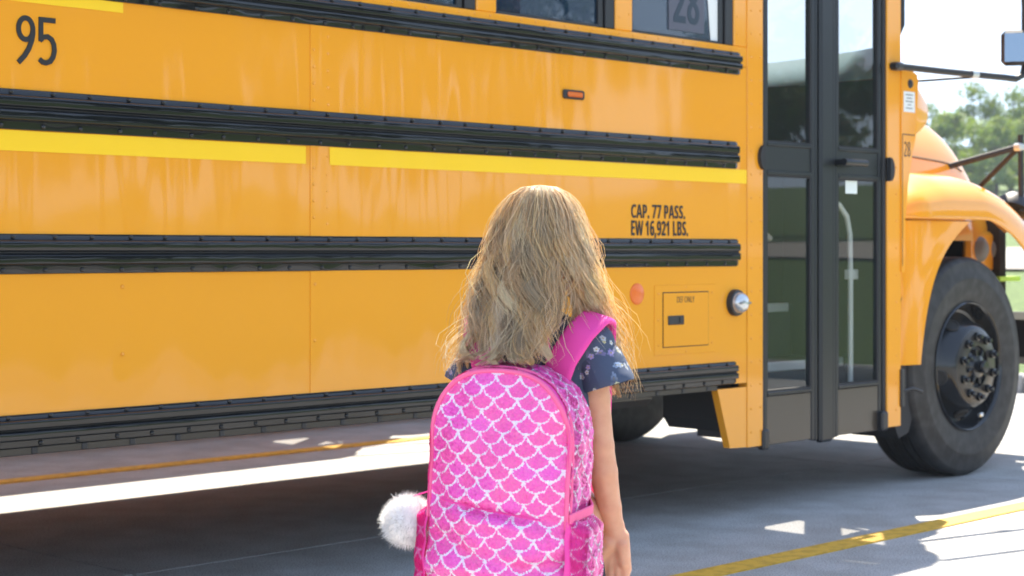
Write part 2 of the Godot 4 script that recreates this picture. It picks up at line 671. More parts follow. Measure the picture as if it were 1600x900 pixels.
func wheel(parent: Node, at: Vector3, out: float) -> Node3D:
	var w := group_node(parent, "wheel")
	w.position = at
	# the wheel's axle runs along local z; out is the way its face looks
	w.rotation.y = 0.0 if out > 0 else PI
	var ax := Transform3D(Basis(Vector3.RIGHT, PI / 2), Vector3.ZERO)
	var ty := MB.new()
	var pr := []
	for q in [[0.300, -0.012], [0.330, -0.004], [0.37, 0.004], [0.41, 0.006], [0.418, 0.0075], [0.424, 0.0055], [0.455, 0.001], [0.485, -0.010], [0.492, -0.009], [0.50, -0.013], [0.512, -0.024], [0.519, -0.038]]:
		pr.append(Vector2(q[0], q[1]))
	for gz in [-0.085, -0.130, -0.175, -0.220]:
		for q in [[0.5195, gz + 0.007], [0.508, gz + 0.005], [0.508, gz - 0.005], [0.5195, gz - 0.007]]:
			pr.append(Vector2(q[0], q[1]))
	for q in [[0.519, -0.262], [0.512, -0.276], [0.49, -0.29], [0.42, -0.302], [0.300, -0.29]]:
		pr.append(Vector2(q[0], q[1]))
	pr.reverse()
	ty.lathe(pr, 72, ax)
	part(w, "tyre", ty, M.tyre)
	var ri := MB.new()
	var rp := []
	for q in [[0.304, -0.020], [0.307, -0.004], [0.301, 0.003], [0.294, -0.002], [0.289, -0.02], [0.278, -0.055], [0.268, -0.075], [0.255, -0.078], [0.238, -0.06], [0.215, -0.02], [0.198, 0.012], [0.188, 0.026], [0.178, 0.031], [0.10, 0.031], [0.095, 0.02]]:
		rp.append(Vector2(q[0], q[1]))
	rp.reverse()
	ri.lathe(rp, 72, ax)
	part(w, "rim", ri, M.black_gloss)
	for k in 5:
		var an := PI + TAU * k / 5.0
		var ho := MB.new()
		ho.lathe([Vector2(0.036, -0.004), Vector2(0.036, 0.004), Vector2(0.030, 0.006), Vector2(0.027, 0.0), Vector2(0.0001, 0.0)], 20, Transform3D(Basis(Vector3.RIGHT, PI / 2), Vector3.ZERO))
		var o := part(w, "hand_hole", ho, M.dark)
		o.transform = Transform3D(Basis(Vector3(0, 0, 1), an) * Basis(Vector3(0, 1, 0), 1.03), Vector3(cos(an) * 0.226, sin(an) * 0.226, -0.034))
	var hu := MB.new()
	hu.lathe([Vector2(0.0001, 0.085), Vector2(0.026, 0.084), Vector2(0.03, 0.078), Vector2(0.03, 0.05), Vector2(0.052, 0.046), Vector2(0.06, 0.03), Vector2(0.085, 0.02), Vector2(0.10, 0.02)], 32, ax)
	for k in 8:
		var an := TAU * k / 8.0
		hu.box(Vector3(cos(an) * 0.06, sin(an) * 0.06, 0.034), Vector3(0.05, 0.014, 0.022), 0.003, Basis(Vector3(0, 0, 1), an))
	part(w, "hub", hu, M.black_gloss)
	var fl := MB.new()
	fl.lathe([Vector2(0.101, 0.0315), Vector2(0.101, 0.035), Vector2(0.172, 0.035), Vector2(0.178, 0.0305)], 40, Transform3D(Basis(Vector3.RIGHT, PI / 2) * Basis(Vector3.RIGHT, 0.0), Vector3.ZERO))
	part(w, "hub_flange", fl, M.flange)
	for k in 10:
		var an := TAU * (k + 0.3) / 10.0
		var lu := MB.new()
		lu.lathe([Vector2(0.0001, 0.040), Vector2(0.009, 0.040), Vector2(0.0115, 0.036), Vector2(0.0125, 0.022), Vector2(0.0195, 0.019), Vector2(0.021, 0.0), Vector2(0.021, -0.005)], 12, Transform3D(Basis(Vector3.RIGHT, PI / 2), Vector3(cos(an) * 0.143, sin(an) * 0.143, 0.031)))
		part(w, "lug_nut", lu, M.black_gloss)
	var va := MB.new()
	va.box(Vector3(0.08, -0.262, -0.02), Vector3(0.03, 0.02, 0.02), 0.004)
	part(w, "wheel_weight", va, M.lens_clear)
	return w


func build_bus() -> void:
	bus = group_node(self, "school_bus")
	tag(bus, "yellow school bus numbered 95 with black rub rails, standing right behind the girl", "school bus", "parked school buses")
	var b := bus
	# --- near side: sheets between the rails
	var cols := [[-9.85, -7.52], [-7.52, -6.28], [-6.28, -4.035], [-4.037, -1.797]]
	for ci in 4:
		var z := 0.0 if ci != 3 else 0.0025
		for row in [[0.5405, 1.06], [1.06, 1.45], [1.45, 1.80]]:
			if ci == 1 and row[0] < 0.6:
				continue
			panel(b, cols[ci][0], cols[ci][1], row[0], row[1], z, 0.014 if ci >= 2 else 0.04)
	var liner := MB.new()
	liner.bb(-9.85, -1.70, 0.55, 1.84, -0.05, -0.03)
	part(b, "inner_liner", liner, M.liner)
	# rivets at the sheet seam
	var rv := MB.new()
	var pts := []
	for k in 5:
		pts.append(Vector2(-4.024, 1.735 - 0.052 * k - 0.045))
		pts.append(Vector2(-3.968, 1.735 - 0.053 * k))
	for k in 4:
		pts.append(Vector2(-4.024, 1.325 - 0.051 * k))
		pts.append(Vector2(-3.972, 1.305 - 0.051 * k))
	for p in [Vector2(-4.715, 0.967), Vector2(-4.715, 0.777), Vector2(-4.02, 0.965), Vector2(-4.02, 0.79), Vector2(-3.97, 1.362)]:
		pts.append(p)
	rivets(rv, pts, 0.0058, 0.0025)
	part(b, "rivet", rv, M.yellow).set_meta("kind", "stuff")
	# --- window band
	var sill := MB.new()
	sill.bb(-9.85, -1.697, 1.80, 1.882, -0.045, 0.002, 0.004)
	var so := part(b, "window_sill", sill, M.yellow)
	var sr := MB.new()
	var sp := []
	var sx := -1.90
	while sx > -6.2:
		sp.append(Vector2(sx, 1.870))
		sx -= 0.075
	rivets(sr, sp, 0.005, 0.002)
	part(so, "rivet", sr, M.yellow).set_meta("kind", "stuff")
	var head := MB.new()
	head.bb(-9.85, -0.62, 2.45, 2.64, -0.045, 0.002, 0.004)
	part(b, "window_header", head, M.yellow)
	for side in 2:
		for k in 11:
			var r := -1.875 - 0.7185 * k
			var l := r - 0.6235
			var w := group_node(b, "window")
			if side == 1:
				w.transform = Transform3D(Basis(Vector3.UP, PI), Vector3(l + r, 0, -2.44))
			var fr := MB.new()
			fr.bb(r - 0.05, r, 1.883, 2.449, -0.035, -0.004, 0.004)
			fr.bb(r - 0.082, r - 0.056, 1.883, 2.449, -0.035, -0.012, 0.003)
			fr.bb(l, l + 0.012, 1.883, 2.449, -0.035, -0.008, 0.002)
			fr.bb(l + 0.012, r - 0.082, 1.883, 1.893, -0.035, -0.012)
			fr.bb(l + 0.012, r - 0.082, 2.15, 2.18, -0.04, -0.014, 0.003)
			fr.bb(l + 0.012, r - 0.082, 2.425, 2.449, -0.035, -0.012)
			part(w, "frame", fr, M.black)
			var pn := MB.new()
			pn.quad(Vector3(l + 0.01, 1.885, -0.024), Vector3(r - 0.06, 1.885, -0.024), Vector3(r - 0.06, 2.43, -0.024), Vector3(l + 0.01, 2.43, -0.024))
			part(w, "pane", pn, M.glass_dark)
		for k in 12:
			var x0 := -1.875 - 0.7185 * k
			var x1 := x0 + 0.095
			if k == 0:
				x1 = -1.70
			if k == 11:
				x0 = -9.85
			var po := MB.new()
			var zc := 0.0 if side == 0 else -2.395
			po.bb(x0, x1, 1.882, 2.45, zc - 0.045, zc + 0.001, 0.004)
			if side == 0 and k < 5:
				rivets(po, [Vector2(x0 + 0.018, 1.93), Vector2(x0 + 0.018, 2.0), Vector2(x0 + 0.018, 2.07), Vector2(x1 - 0.02, 1.945), Vector2(x1 - 0.02, 2.02)], 0.005, 0.001)
			part(b, "window_post", po, M.yellow)
	# number sign and white roll-up in front of the first pane, sign colours dimmed
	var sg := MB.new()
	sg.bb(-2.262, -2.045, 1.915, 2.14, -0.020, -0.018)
	var sgo := part(b, "number_sign", sg, M.dimmed_sign_paper)
	text(sgo, "lettering", "28", -2.235, -2.075, 1.945, 2.11, -0.0175, M.dimmed_sign_ink, true)
	var cu := MB.new()
	cu.prism(PackedVector2Array([Vector2(-2.0, 1.886), Vector2(-1.945, 1.886), Vector2(-1.945, 2.42), Vector2(-2.06, 2.42)]), -0.0215, -0.0195)
	part(b, "white_curtain", cu, M.white)
	# --- rails
	rail(b, 1.767, 0.089, -9.85, -1.842)
	rail(b, 1.393, 0.108, -9.85, -1.860)
	rail(b, 1.006, 0.108, -9.85, -1.854)
	rail(b, 0.541, 0.088, -6.2, -1.868)
	# --- skirt edge below the lowest rail: hanging flange with clips
	var sk := MB.new()
	sk.bb(-6.2, -1.99, 0.5195, 0.5405, -0.03, 0.005, 0.002)
	var sko := part(b, "skirt_flange", sk, M.flange)
	var cx := -2.05
	while cx > -6.1:
		var cl := MB.new()
		cl.bb(cx - 0.009, cx + 0.009, 0.5205, 0.5400, 0.004, 0.009, 0.003)
		part(sko, "clip", cl, M.black)
		cx -= 0.155
	# --- tapes
	for t in [[-6.2, -4.053, 1.336, 1.391], [-3.963, -1.797, 1.336, 1.391], [-6.2, -4.713, 1.737, 1.766]]:
		var tp := MB.new()
		var zz := 0.0015 if t[1] < -4.0 else 0.004
		var xa: float = t[0]
		var xb: float = t[1]
		var ya: float = t[2]
		var yb: float = t[3]
		tp.grid(150, 2, func(u: float, w: float) -> Vector3:
			var x := lerpf(xa, xb, u)
			var y := lerpf(ya, yb, w)
			return Vector3(x, y, zz + panel_wave(x, y)))
		part(b, "reflective_tape", tp, M.tape)
	# --- 95
	var nine := MB.new()
	var bowl := []
	for h in 2:
		bowl = []
		for k in 17:
			var an := PI * h + PI * k / 16.0 + (0.0 if k > 0 else -0.02)
			bowl.append(Vector2(-5.0195 + 0.0215 * cos(an), 1.6655 + 0.029 * sin(an)))
		stroke(nine, bowl, 0.0135, 0.001, 0.0034 + 0.0003 * h)
	var tail := []
	for q in [[0.0215, 0.005], [0.0215, -0.012], [0.018, -0.030], [0.009, -0.053], [-0.004, -0.073], [-0.022, -0.092]]:
		tail.append(Vector2(-5.0195 + q[0], 1.6655 + q[1]))
	stroke(nine, tail, 0.0135, 0.001, 0.0042)
	part(b, "digit_nine", nine, M.ink)
	var five := MB.new()
	stroke(five, [Vector2(-4.929, 1.6945), Vector2(-4.9735, 1.6945), Vector2(-4.9735, 1.6355)], 0.0135, 0.001, 0.0035)
	var fb := []
	for q in [[-4.977, 1.6375], [-4.967, 1.6475], [-4.953, 1.6495], [-4.941, 1.643], [-4.934, 1.630], [-4.932, 1.613], [-4.936, 1.596], [-4.945, 1.583], [-4.958, 1.578], [-4.969, 1.580], [-4.978, 1.587]]:
		fb.append(Vector2(q[0], q[1]))
	stroke(five, fb, 0.0135, 0.001, 0.0038)
	part(b, "digit_five", five, M.ink)
	text(b, "lettering", "CAP. 77 PASS.", -2.51, -2.191, 1.189, 1.241, 0.0045, M.ink, true)
	text(b, "lettering", "EW 16,921 LBS.", -2.51, -2.173, 1.116, 1.181, 0.0045, M.ink, true)
	# --- side marker lamp
	var ml := MB.new()
	ml.bb(-2.888, -2.775, 1.610, 1.643, 0.0, 0.014, 0.006)
	var mo := part(b, "marker_lamp", ml, M.black)
	var me := MB.new()
	me.bb(-2.872, -2.792, 1.617, 1.636, 0.010, 0.021, 0.006)
	part(mo, "lens", me, M.amber)
	# --- orange reflector
	var og := MB.new()
	og.lathe([Vector2(0.0001, 0.006), Vector2(0.037, 0.006), Vector2(0.040, 0.003), Vector2(0.040, 0.0)], 28, Transform3D(Basis(Vector3.RIGHT, PI / 2), Vector3(-2.476, 0.907, 0.001)))
	part(b, "reflector", og, M.orange)
	# --- filler door
	var fd := group_node(b, "filler_door")
	var ff := MB.new()
	ff.bb(-2.375, -2.0, 0.672, 0.938, 0.0, 0.0045, 0.001)
	rivets(ff, [Vector2(-2.352, 0.905), Vector2(-2.352, 0.805), Vector2(-2.352, 0.71), Vector2(-2.025, 0.905), Vector2(-2.025, 0.805), Vector2(-2.025, 0.71), Vector2(-2.187, 0.928), Vector2(-2.187, 0.682)], 0.005, 0.0045)
	part(fd, "frame", ff, M.yellow)
	var fg := MB.new()
	fg.bb(-2.328, -2.047, 0.70, 0.911, 0.003, 0.0055)
	part(fd, "gap", fg, M.ink)
	var fl := MB.new()
	fl.bb(-2.325, -2.051, 0.703, 0.9075, 0.004, 0.009, 0.0015)
	part(fd, "leaf", fl, M.yellow)
	var la := MB.new()
	la.bb(-2.302, -2.206, 0.786, 0.821, 0.008, 0.013, 0.004)
	la.bb(-2.236, -2.212, 0.793, 0.814, 0.012, 0.016, 0.003)
	part(fd, "latch", la, M.black)
	text(fd, "lettering", "DEF ONLY", -2.247, -2.14, 0.870, 0.893, 0.0092, M.ink)
	# --- round entrance lamp
	var el := group_node(b, "entrance_lamp")
	var e1 := MB.new()
	var et := Transform3D(Basis(Vector3.RIGHT, PI / 2), Vector3(-1.877, 0.862, 0.0))
	e1.lathe([Vector2(0.038, 0.026), Vector2(0.050, 0.024), Vector2(0.053, 0.016), Vector2(0.053, 0.0)], 30, et)
	part(el, "bezel", e1, M.black)
	var e2 := MB.new()
	e2.lathe([Vector2(0.0001, 0.062), Vector2(0.018, 0.060), Vector2(0.032, 0.053), Vector2(0.040, 0.040), Vector2(0.042, 0.024)], 30, et)
	part(el, "lens", e2, M.lens_clear)
	var e3 := MB.new()
	e3.bb(-1.915, -1.84, 0.857, 0.866, 0.056, 0.060, 0.002)
	part(el, "bar", e3, M.grey)
	# --- upright strip behind the door, with a flared foot
	var st := MB.new()
	st.bb(-1.795, -1.690, 0.28, 2.449, -0.04, 0.006, 0.002)
	var sps := []
	var yy := 0.34
	while yy < 2.2:
		sps.append(Vector2(-1.770, yy))
		sps.append(Vector2(-1.708, yy + 0.004))
		yy += 0.094
	rivets(st, sps, 0.006, 0.006)
	part(b, "door_jamb", st, M.yellow)
	var ft := MB.new()
	ft.prism(PackedVector2Array([Vector2(-1.985, 0.523), Vector2(-1.905, 0.286), Vector2(-1.797, 0.282), Vector2(-1.797, 0.523)]), -0.03, 0.002)
	part(b, "skirt_foot", ft, M.yellow)
	var mf := MB.new()
	mf.prism(PackedVector2Array([Vector2(-1.83, 0.55), Vector2(-1.83, 0.38), Vector2(-1.79, 0.335), Vector2(-1.735, 0.335), Vector2(-1.735, 0.55)]), -0.40, -0.12)
	part(b, "step_well_box", mf, M.dark)
	door(b)
	front(b)
	# --- far side, kept plain
	var fa := MB.new()
	fa.bb(-9.85, -7.52, 0.52, 1.882, -2.44, -2.40)
	fa.bb(-7.52, -6.28, 1.06, 1.882, -2.44, -2.40)
	fa.bb(-6.28, -0.60, 0.52, 1.882, -2.44, -2.40)
	fa.bb(-9.85, -0.62, 2.45, 2.64, -2.44, -2.395)
	fa.bb(-1.68, -1.60, 1.882, 2.45, -2.44, -2.395)
	fa.bb(-0.84, -0.66, 1.882, 2.45, -2.44, -2.395)
	part(b, "far_wall", fa, M.yellow)
	for y0 in [0.524, 1.006, 1.393, 1.767]:
		var rr := MB.new()
		rr.bb(-6.2 if y0 < 1.0 else -9.85, -1.0, y0, y0 + 0.104, -2.462, -2.441, 0.006)
		part(b, "far_rub_rail", rr, M.rail)
	var dw := MB.new()
	dw.quad(Vector3(-1.60, 1.882, -2.42), Vector3(-0.84, 1.882, -2.42), Vector3(-0.84, 2.45, -2.42), Vector3(-1.60, 2.45, -2.42))
	part(b, "driver_window", dw, M.glass_clear)
	# --- roof, ends, floor, underside
	var ro := MB.new()
	ro.grid(24, 30, func(u: float, w: float) -> Vector3:
		var an := PI * w
		var cz := cos(an)
		var syn := sin(an)
		var z := -1.22 + 1.222 * signf(cz) * pow(absf(cz), 0.62)
		var y := 2.64 + 0.42 * pow(syn, 0.8)
		var x := lerpf(-9.87, -0.60, u)
		if u > 0.9:
			var e := (u - 0.9) / 0.1
			y -= 0.10 * e * e * syn
		return Vector3(x, y, z), 1.0)
	part(b, "roof", ro, M.yellow)
	var rc := MB.new()
	rc.grid(6, 30, func(u: float, w: float) -> Vector3:
		var an := PI * w
		var z := -1.22 + 1.215 * signf(cos(an)) * pow(absf(cos(an)), 0.62) * (1.0 - 0.06 * u * u)
		var y := 2.64 + 0.32 * pow(sin(an), 0.8)
		return Vector3(-0.60 + 0.12 * sin(u * 1.5), lerpf(y, 2.50, u * u), z))
	part(b, "front_cap", rc, M.yellow)
	var rear := MB.new()
	rear.bb(-9.90, -9.851, 0.52, 2.72, -2.43, -0.01)
	part(b, "rear_wall", rear, M.yellow)
	var fo := MB.new()
	fo.bb(-9.84, -1.70, 0.92, 0.95, -2.395, -0.055)
	fo.bb(-1.70, -0.70, 0.92, 0.95, -2.395, -0.82)
	part(b, "floor", fo, M.rubber_floor)
	var un := MB.new()
	un.bb(-9.8, -1.70, 0.60, 0.66, -2.395, -0.06)
	un.bb(-9.8, 1.2, 0.50, 0.72, -1.72, -1.62)
	un.bb(-9.8, 1.2, 0.50, 0.72, -0.82, -0.72)
	un.bb(-1.70, -0.62, 0.56, 0.66, -2.40, -0.85)
	part(b, "underbody", un, M.dark)
	var tk := MB.new()
	tk.bb(-2.62, -2.16, 0.46, 0.60, -0.75, -0.16, 0.03)
	part(b, "fluid_tank", tk, M.kick)
	# --- wheels
	var w0 := wheel(b, Vector3(0.0, 0.52, -0.02), 1.0)
	w0.rotation.z = 0.2
	wheel(b, Vector3(0.0, 0.52, -2.42), -1.0)
	wheel(b, Vector3(-6.9, 0.52, -0.08), 1.0)
	wheel(b, Vector3(-6.9, 0.52, -2.36), -1.0)
	var axl := MB.new()
	axl.tube([Vector3(0, 0.5, -0.3), Vector3(0, 0.5, -2.14)], [0.05], 10)
	axl.tube([Vector3(-6.9, 0.52, -0.3), Vector3(-6.9, 0.52, -2.14)], [0.08], 10)
	part(b, "axle", axl, M.dark)


func leaf_door(parent: Node, x0: float, x1: float) -> Node3D:
	var d := group_node(parent, "door_leaf")
	var f := MB.new()
	var z0 := -0.040
	var z1 := -0.008
	f.bb(x0, x0 + 0.022, 0.272, 2.44, z0, z1, 0.004)
	f.bb(x1 - 0.022, x1, 0.272, 2.44, z0, z1, 0.004)
	for y in [[0.475, 0.492], [1.378, 1.396], [1.496, 1.512], [2.40, 2.44]]:
		f.bb(x0 + 0.022, x1 - 0.022, y[0], y[1], z0, z1 + 0.002, 0.003)
	part(d, "frame", f, M.door_metal)
	var m := MB.new()
	m.bb(x0 + 0.022, x1 - 0.022, 1.396, 1.496, z0 + 0.005, z1 - 0.006)
	part(d, "middle_panel", m, M.door_metal)
	var k := MB.new()
	k.bb(x0 + 0.022, x1 - 0.022, 0.276, 0.475, z0 + 0.005, z1 - 0.004, 0.003)
	part(d, "kick_panel", k, M.kick)
	for y in [[0.492, 1.378], [1.512, 2.40]]:
		var g := MB.new()
		var gx0 := x0 + 0.022
		var gx1 := x1 - 0.022
		g.bb(gx0, gx0 + 0.007, y[0], y[1], z0 + 0.004, z1 - 0.004)
		g.bb(gx1 - 0.007, gx1, y[0], y[1], z0 + 0.004, z1 - 0.004)
		g.bb(gx0 + 0.007, gx1 - 0.007, y[0], y[0] + 0.007, z0 + 0.004, z1 - 0.004)
		g.bb(gx0 + 0.007, gx1 - 0.007, y[1] - 0.007, y[1], z0 + 0.004, z1 - 0.004)
		part(d, "gasket", g, M.rubber)
		var p := MB.new()
		p.quad(Vector3(gx0, y[0], -0.022), Vector3(gx1, y[0], -0.022), Vector3(gx1, y[1], -0.022), Vector3(gx0, y[1], -0.022))
		part(d, "pane", p, M.glass_door)
	return d


func door(b: Node) -> void:
	var fr := MB.new()
	fr.bb(-1.689, -1.664, 0.27, 2.44, -0.045, -0.002, 0.004)
	fr.bb(-0.788, -0.763, 0.27, 2.44, -0.045, -0.002, 0.004)
	part(b, "door_seal", fr, M.rubber)
	leaf_door(b, -1.662, -1.305)
	var rl := leaf_door(b, -1.148, -0.791)
	var cp := MB.new()
	cp.bb(-1.303, -1.283, 0.268, 2.44, -0.04, -0.006, 0.006)
	cp.bb(-1.278, -1.178, 0.258, 2.44, -0.035, 0.006, 0.012)
	cp.bb(-1.174, -1.150, 0.268, 2.44, -0.04, -0.006, 0.006)
	part(b, "centre_seal", cp, M.door_metal)
	var ha := MB.new()
	ha.tube([Vector3(-1.165, 1.445, 0.045), Vector3(-0.995, 1.445, 0.045)], [0.015], 12)
	ha.bb(-1.16, -1.13, 1.432, 1.458, -0.01, 0.04, 0.004)
	ha.bb(-1.03, -1.005, 1.434, 1.456, -0.01, 0.04, 0.004)
	part(rl, "handle", ha, M.door_metal)
	var no := MB.new()
	no.bb(-1.055, -0.965, 1.315, 1.372, -0.0215, -0.0205)
	part(rl, "notice", no, M.nosing)
	for q in [[-1.702, 1.395, 1.495, -1.0], [-0.752, 1.375, 1.48, 1.0]]:
		var hi := MB.new()
		var po := PackedVector2Array()
		for k in 13:
			var an := PI * (k / 12.0 - 0.5)
			po.append(Vector2(q[0] + q[3] * 0.035 * cos(an) - q[3] * 0.01, (q[1] + q[2]) / 2 + (q[2] - q[1]) / 2 * sin(an)))
		hi.prism(po, -0.01, 0.022)
		part(b, "door_hinge", hi, M.rubber)
	var bs := MB.new()
	bs.bb(-1.70, -1.655, 0.262, 0.345, -0.02, 0.018, 0.008)
	part(b, "door_stop", bs, M.black)
	var bs2 := MB.new()
	bs2.bb(-0.82, -0.77, 0.275, 0.36, -0.02, 0.018, 0.008)
	part(b, "door_stop", bs2, M.black)
	# --- inside: steps, rail, dash
	var sw := MB.new()
	sw.bb(-1.69, -0.70, 0.30, 0.34, -0.26, -0.05)
	sw.bb(-1.69, -0.70, 0.34, 0.55, -0.30, -0.255)
	sw.bb(-1.69, -0.70, 0.55, 0.58, -0.56, -0.25)
	sw.bb(-1.69, -0.70, 0.58, 0.79, -0.60, -0.555)
	sw.bb(-1.69, -0.70, 0.79, 0.82, -0.84, -0.55)
	sw.bb(-1.69, -0.70, 0.82, 0.95, -0.88, -0.84)
	for x in [-0.70, -1.73]:
		sw.bb(x, x + 0.04, 0.30, 1.40, -0.30, -0.05)
		sw.bb(x, x + 0.04, 0.56, 1.40, -0.60, -0.301)
		sw.bb(x, x + 0.04, 0.79, 1.40, -0.95, -0.601)
	part(b, "stepwell", sw, M.rubber_floor)
	for s in [[0.545, 0.585, -0.249, -0.73], [0.785, 0.825, -0.549, -0.73]]:
		var nz := MB.new()
		nz.bb(-1.68, s[3], s[0], s[1], s[2] - 0.03, s[2] + 0.004, 0.004)
		part(b, "step_nosing", nz, M.nosing)
	var hr := MB.new()
	hr.tube([Vector3(-1.02, 1.30, -0.13), Vector3(-0.94, 1.27, -0.13), Vector3(-0.88, 1.22, -0.13), Vector3(-0.855, 1.14, -0.13), Vector3(-0.85, 0.95, -0.13), Vector3(-0.85, 0.345, -0.13)], [0.012], 10)
	hr.bb(-0.87, -0.80, 0.94, 0.985, -0.15, -0.12, 0.004)
	part(b, "hand_rail", hr, M.nosing)
	var gr := MB.new()
	gr.tube([Vector3(-1.66, 1.36, -0.35), Vector3(-1.15, 1.12, -0.35)], [0.014], 10)
	part(b, "grab_rail", gr, M.steel)
	var da := MB.new()
	da.grid(10, 12, func(u: float, w: float) -> Vector3:
		var z := lerpf(-0.10, -2.34, u)
		var bow := 0.30 * (1.0 - pow((z + 1.22) / 1.2, 2.0))
		return Vector3(-0.66 + bow - 0.16 * sin(w * 1.3) * minf(1.0, bow * 6.0), 1.995 - 0.15 * w, z), -1.0)
	part(b, "dash_top", da, M.teal)
	var db := MB.new()
	db.bb(-0.72, -0.52, 0.95, 1.84, -2.33, -0.85, 0.04)
	db.bb(-0.60, -0.50, 0.6, 1.85, -2.36, -0.12)
	part(b, "dashboard", db, M.rubber_floor)


func front(b: Node) -> void:
	# upright between door and wheel
	var st := MB.new()
	st.bb(-0.762, -0.650, 0.285, 2.449, -0.05, 0.004, 0.003)
	var sp := []
	for k in 10:
		sp.append(Vector2(-0.69, 0.36 + 0.12 * k))
	rivets(st, sp, 0.006, 0.004)
	part(b, "front_jamb", st, M.yellow)
	var ed := MB.new()
	ed.tube([Vector3(-0.640, 1.90, -0.02), Vector3(-0.640, 2.03, -0.02), Vector3(-0.632, 2.08, -0.01), Vector3(-0.632, 2.46, -0.01)], [0.012, 0.012, 0.02, 0.02], 8)
	part(b, "pillar_seal", ed, M.rubber)
	# windscreen and far pillar
	var ws := MB.new()
	ws.grid(24, 4, func(u: float, w: float) -> Vector3:
		var z := lerpf(-0.06, -2.38, u)
		var bow := 0.32 * (1.0 - pow((z + 1.22) / 1.2, 2.0))
		return Vector3(-0.66 + bow * lerpf(1.0, 0.55, w), lerpf(1.98, 2.54, w), z))
	part(b, "windscreen", ws, M.glass_clear)
	var cf := MB.new()
	cf.grid(24, 6, func(u: float, w: float) -> Vector3:
		var z := lerpf(-0.04, -2.40, u)
		var bow := 0.32 * (1.0 - pow((z + 1.22) / 1.2, 2.0))
		return Vector3(-0.655 + bow, lerpf(1.30, 1.985, w), z))
	part(b, "cowl_front", cf, M.yellow)
	var pf := MB.new()
	pf.bb(-0.74, -0.65, 1.9, 2.45, -2.44, -2.34, 0.02)
	part(b, "windscreen_pillar", pf, M.yellow)
	# cowl side sheet
	var cw := MB.new()
	var po := PackedVector2Array([Vector2(-0.655, 0.972), Vector2(-0.628, 0.972), Vector2(-0.622, 1.20), Vector2(-0.60, 1.36), Vector2(-0.565, 1.50), Vector2(-0.535, 1.585), Vector2(-0.525, 1.70), Vector2(-0.513, 1.83), Vector2(-0.525, 1.862), Vector2(-0.56, 1.875), Vector2(-0.655, 1.905)])
	cw.prism(po, -0.10, 0.010)
	var cwo := part(b, "cowl_panel", cw, M.yellow)
	var gp := MB.new()
	gp.bb(-0.648, -0.545, 1.5865, 1.5905, 0.0095, 0.0112)
	gp.bb(-0.649, -0.646, 1.0, 1.5865, 0.0095, 0.0112)
	part(cwo, "seam", gp, M.ink)
	text(cwo, "lettering", "28", -0.634, -0.582, 1.490, 1.556, 0.0105, M.ink)
	var stk := MB.new()
	stk.bb(-0.638, -0.545, 1.690, 1.782, 0.0100, 0.0112)
	var sto := part(cwo, "sticker", stk, M.white)
	for k in 5:
		var ln := MB.new()
		var wl: float = [0.062, 0.045, 0.06, 0.03, 0.055][k]
		ln.bb(-0.592 - wl / 2, -0.592 + wl / 2, 1.765 - 0.015 * k, 1.770 - 0.015 * k, 0.0112, 0.0116)
		part(sto, "print_line", ln, M.grey)
	var pg := MB.new()
	pg.lathe([Vector2(0.0001, 0.008), Vector2(0.010, 0.008), Vector2(0.018, 0.005), Vector2(0.021, 0.0)], 16, Transform3D(Basis(Vector3.RIGHT, PI / 2), Vector3(-0.583, 1.818, 0.010)))
	part(cwo, "plug", pg, M.black)
	# amber turn lamp pod
	var pd := MB.new()
	pd.grid(10, 20, func(u: float, w: float) -> Vector3:
		var an := TAU * w
		var k := pow(u, 1.3)
		var ry := lerpf(0.150, 0.070, k)
		var rz := lerpf(0.085, 0.045, k)
		return Vector3(-0.53 + 0.165 * u, 1.715 - 0.012 * u + ry * signf(sin(an)) * pow(absf(sin(an)), 0.8), -0.075 + rz * signf(cos(an)) * pow(absf(cos(an)), 0.8)))
	var pdo := part(b, "turn_lamp_pod", pd, M.yellow)
	var am := MB.new()
	am.lathe([Vector2(0.0001, 0.032), Vector2(0.03, 0.030), Vector2(0.055, 0.02), Vector2(0.066, 0.006), Vector2(0.068, -0.01)], 24, Transform3D(Basis(Vector3(0, 1.0, 0), Vector3(1, 0, 0), Vector3(0, 0, -0.66)), Vector3(-0.368, 1.703, -0.075)))
	part(pdo, "lens", am, M.amber)
	# hood
	var ho := MB.new()
	var yt := func(x: float) -> float:
		if x < 0.5:
			return lerpf(1.90, 1.84, clampf((x + 0.5), 0.0, 1.0))
		var e := clampf((x - 0.5) / 0.62, 0.0, 1.0)
		return 1.84 - 0.07 * e - 0.50 * pow(e, 3.0)
	ho.grid(40, 36, func(u: float, w: float) -> Vector3:
		var x := lerpf(-0.5, 1.12, u)
		var s := lerpf(-1.0, 1.0, w)
		s = signf(s) * (1.0 - pow(1.0 - absf(s), 1.7))
		var hw := 0.87 - 0.10 * (x + 0.5) * 0.6 - 0.06 * pow(maxf(0.0, x), 2.0)
		var t: float = yt.call(x)
		var y := 1.12 + (t - 1.12) * pow(maxf(0.0, 1.0 - pow(absf(s), 4.0)), 1.0 / 2.6)
		return Vector3(x, y, -1.22 - hw * s), 1.0)
	part(b, "hood", ho, M.yellow)
	var hs := MB.new()
	var hl := []
	for k in 16:
		var x := -0.48 + 1.25 * k / 15.0
		var hw := 0.87 - 0.10 * (x + 0.5) * 0.6 - 0.06 * pow(maxf(0.0, x), 2.0)
		var t: float = yt.call(x)
		var s := 0.94
		hl.append(Vector3(x, 1.122 + (t - 1.12) * pow(1.0 - pow(s, 4.0), 1.0 / 2.6), -1.22 + hw * s + 0.002))
	hs.tube(hl, [0.003], 6)
	part(b, "hood_seam", hs, M.ink)
	var hk := MB.new()
	hk.box(Vector3(-0.46, 1.47, -0.30), Vector3(0.05, 0.11, 0.03), 0.008, Basis(Vector3(0, 0, 1), -0.3))
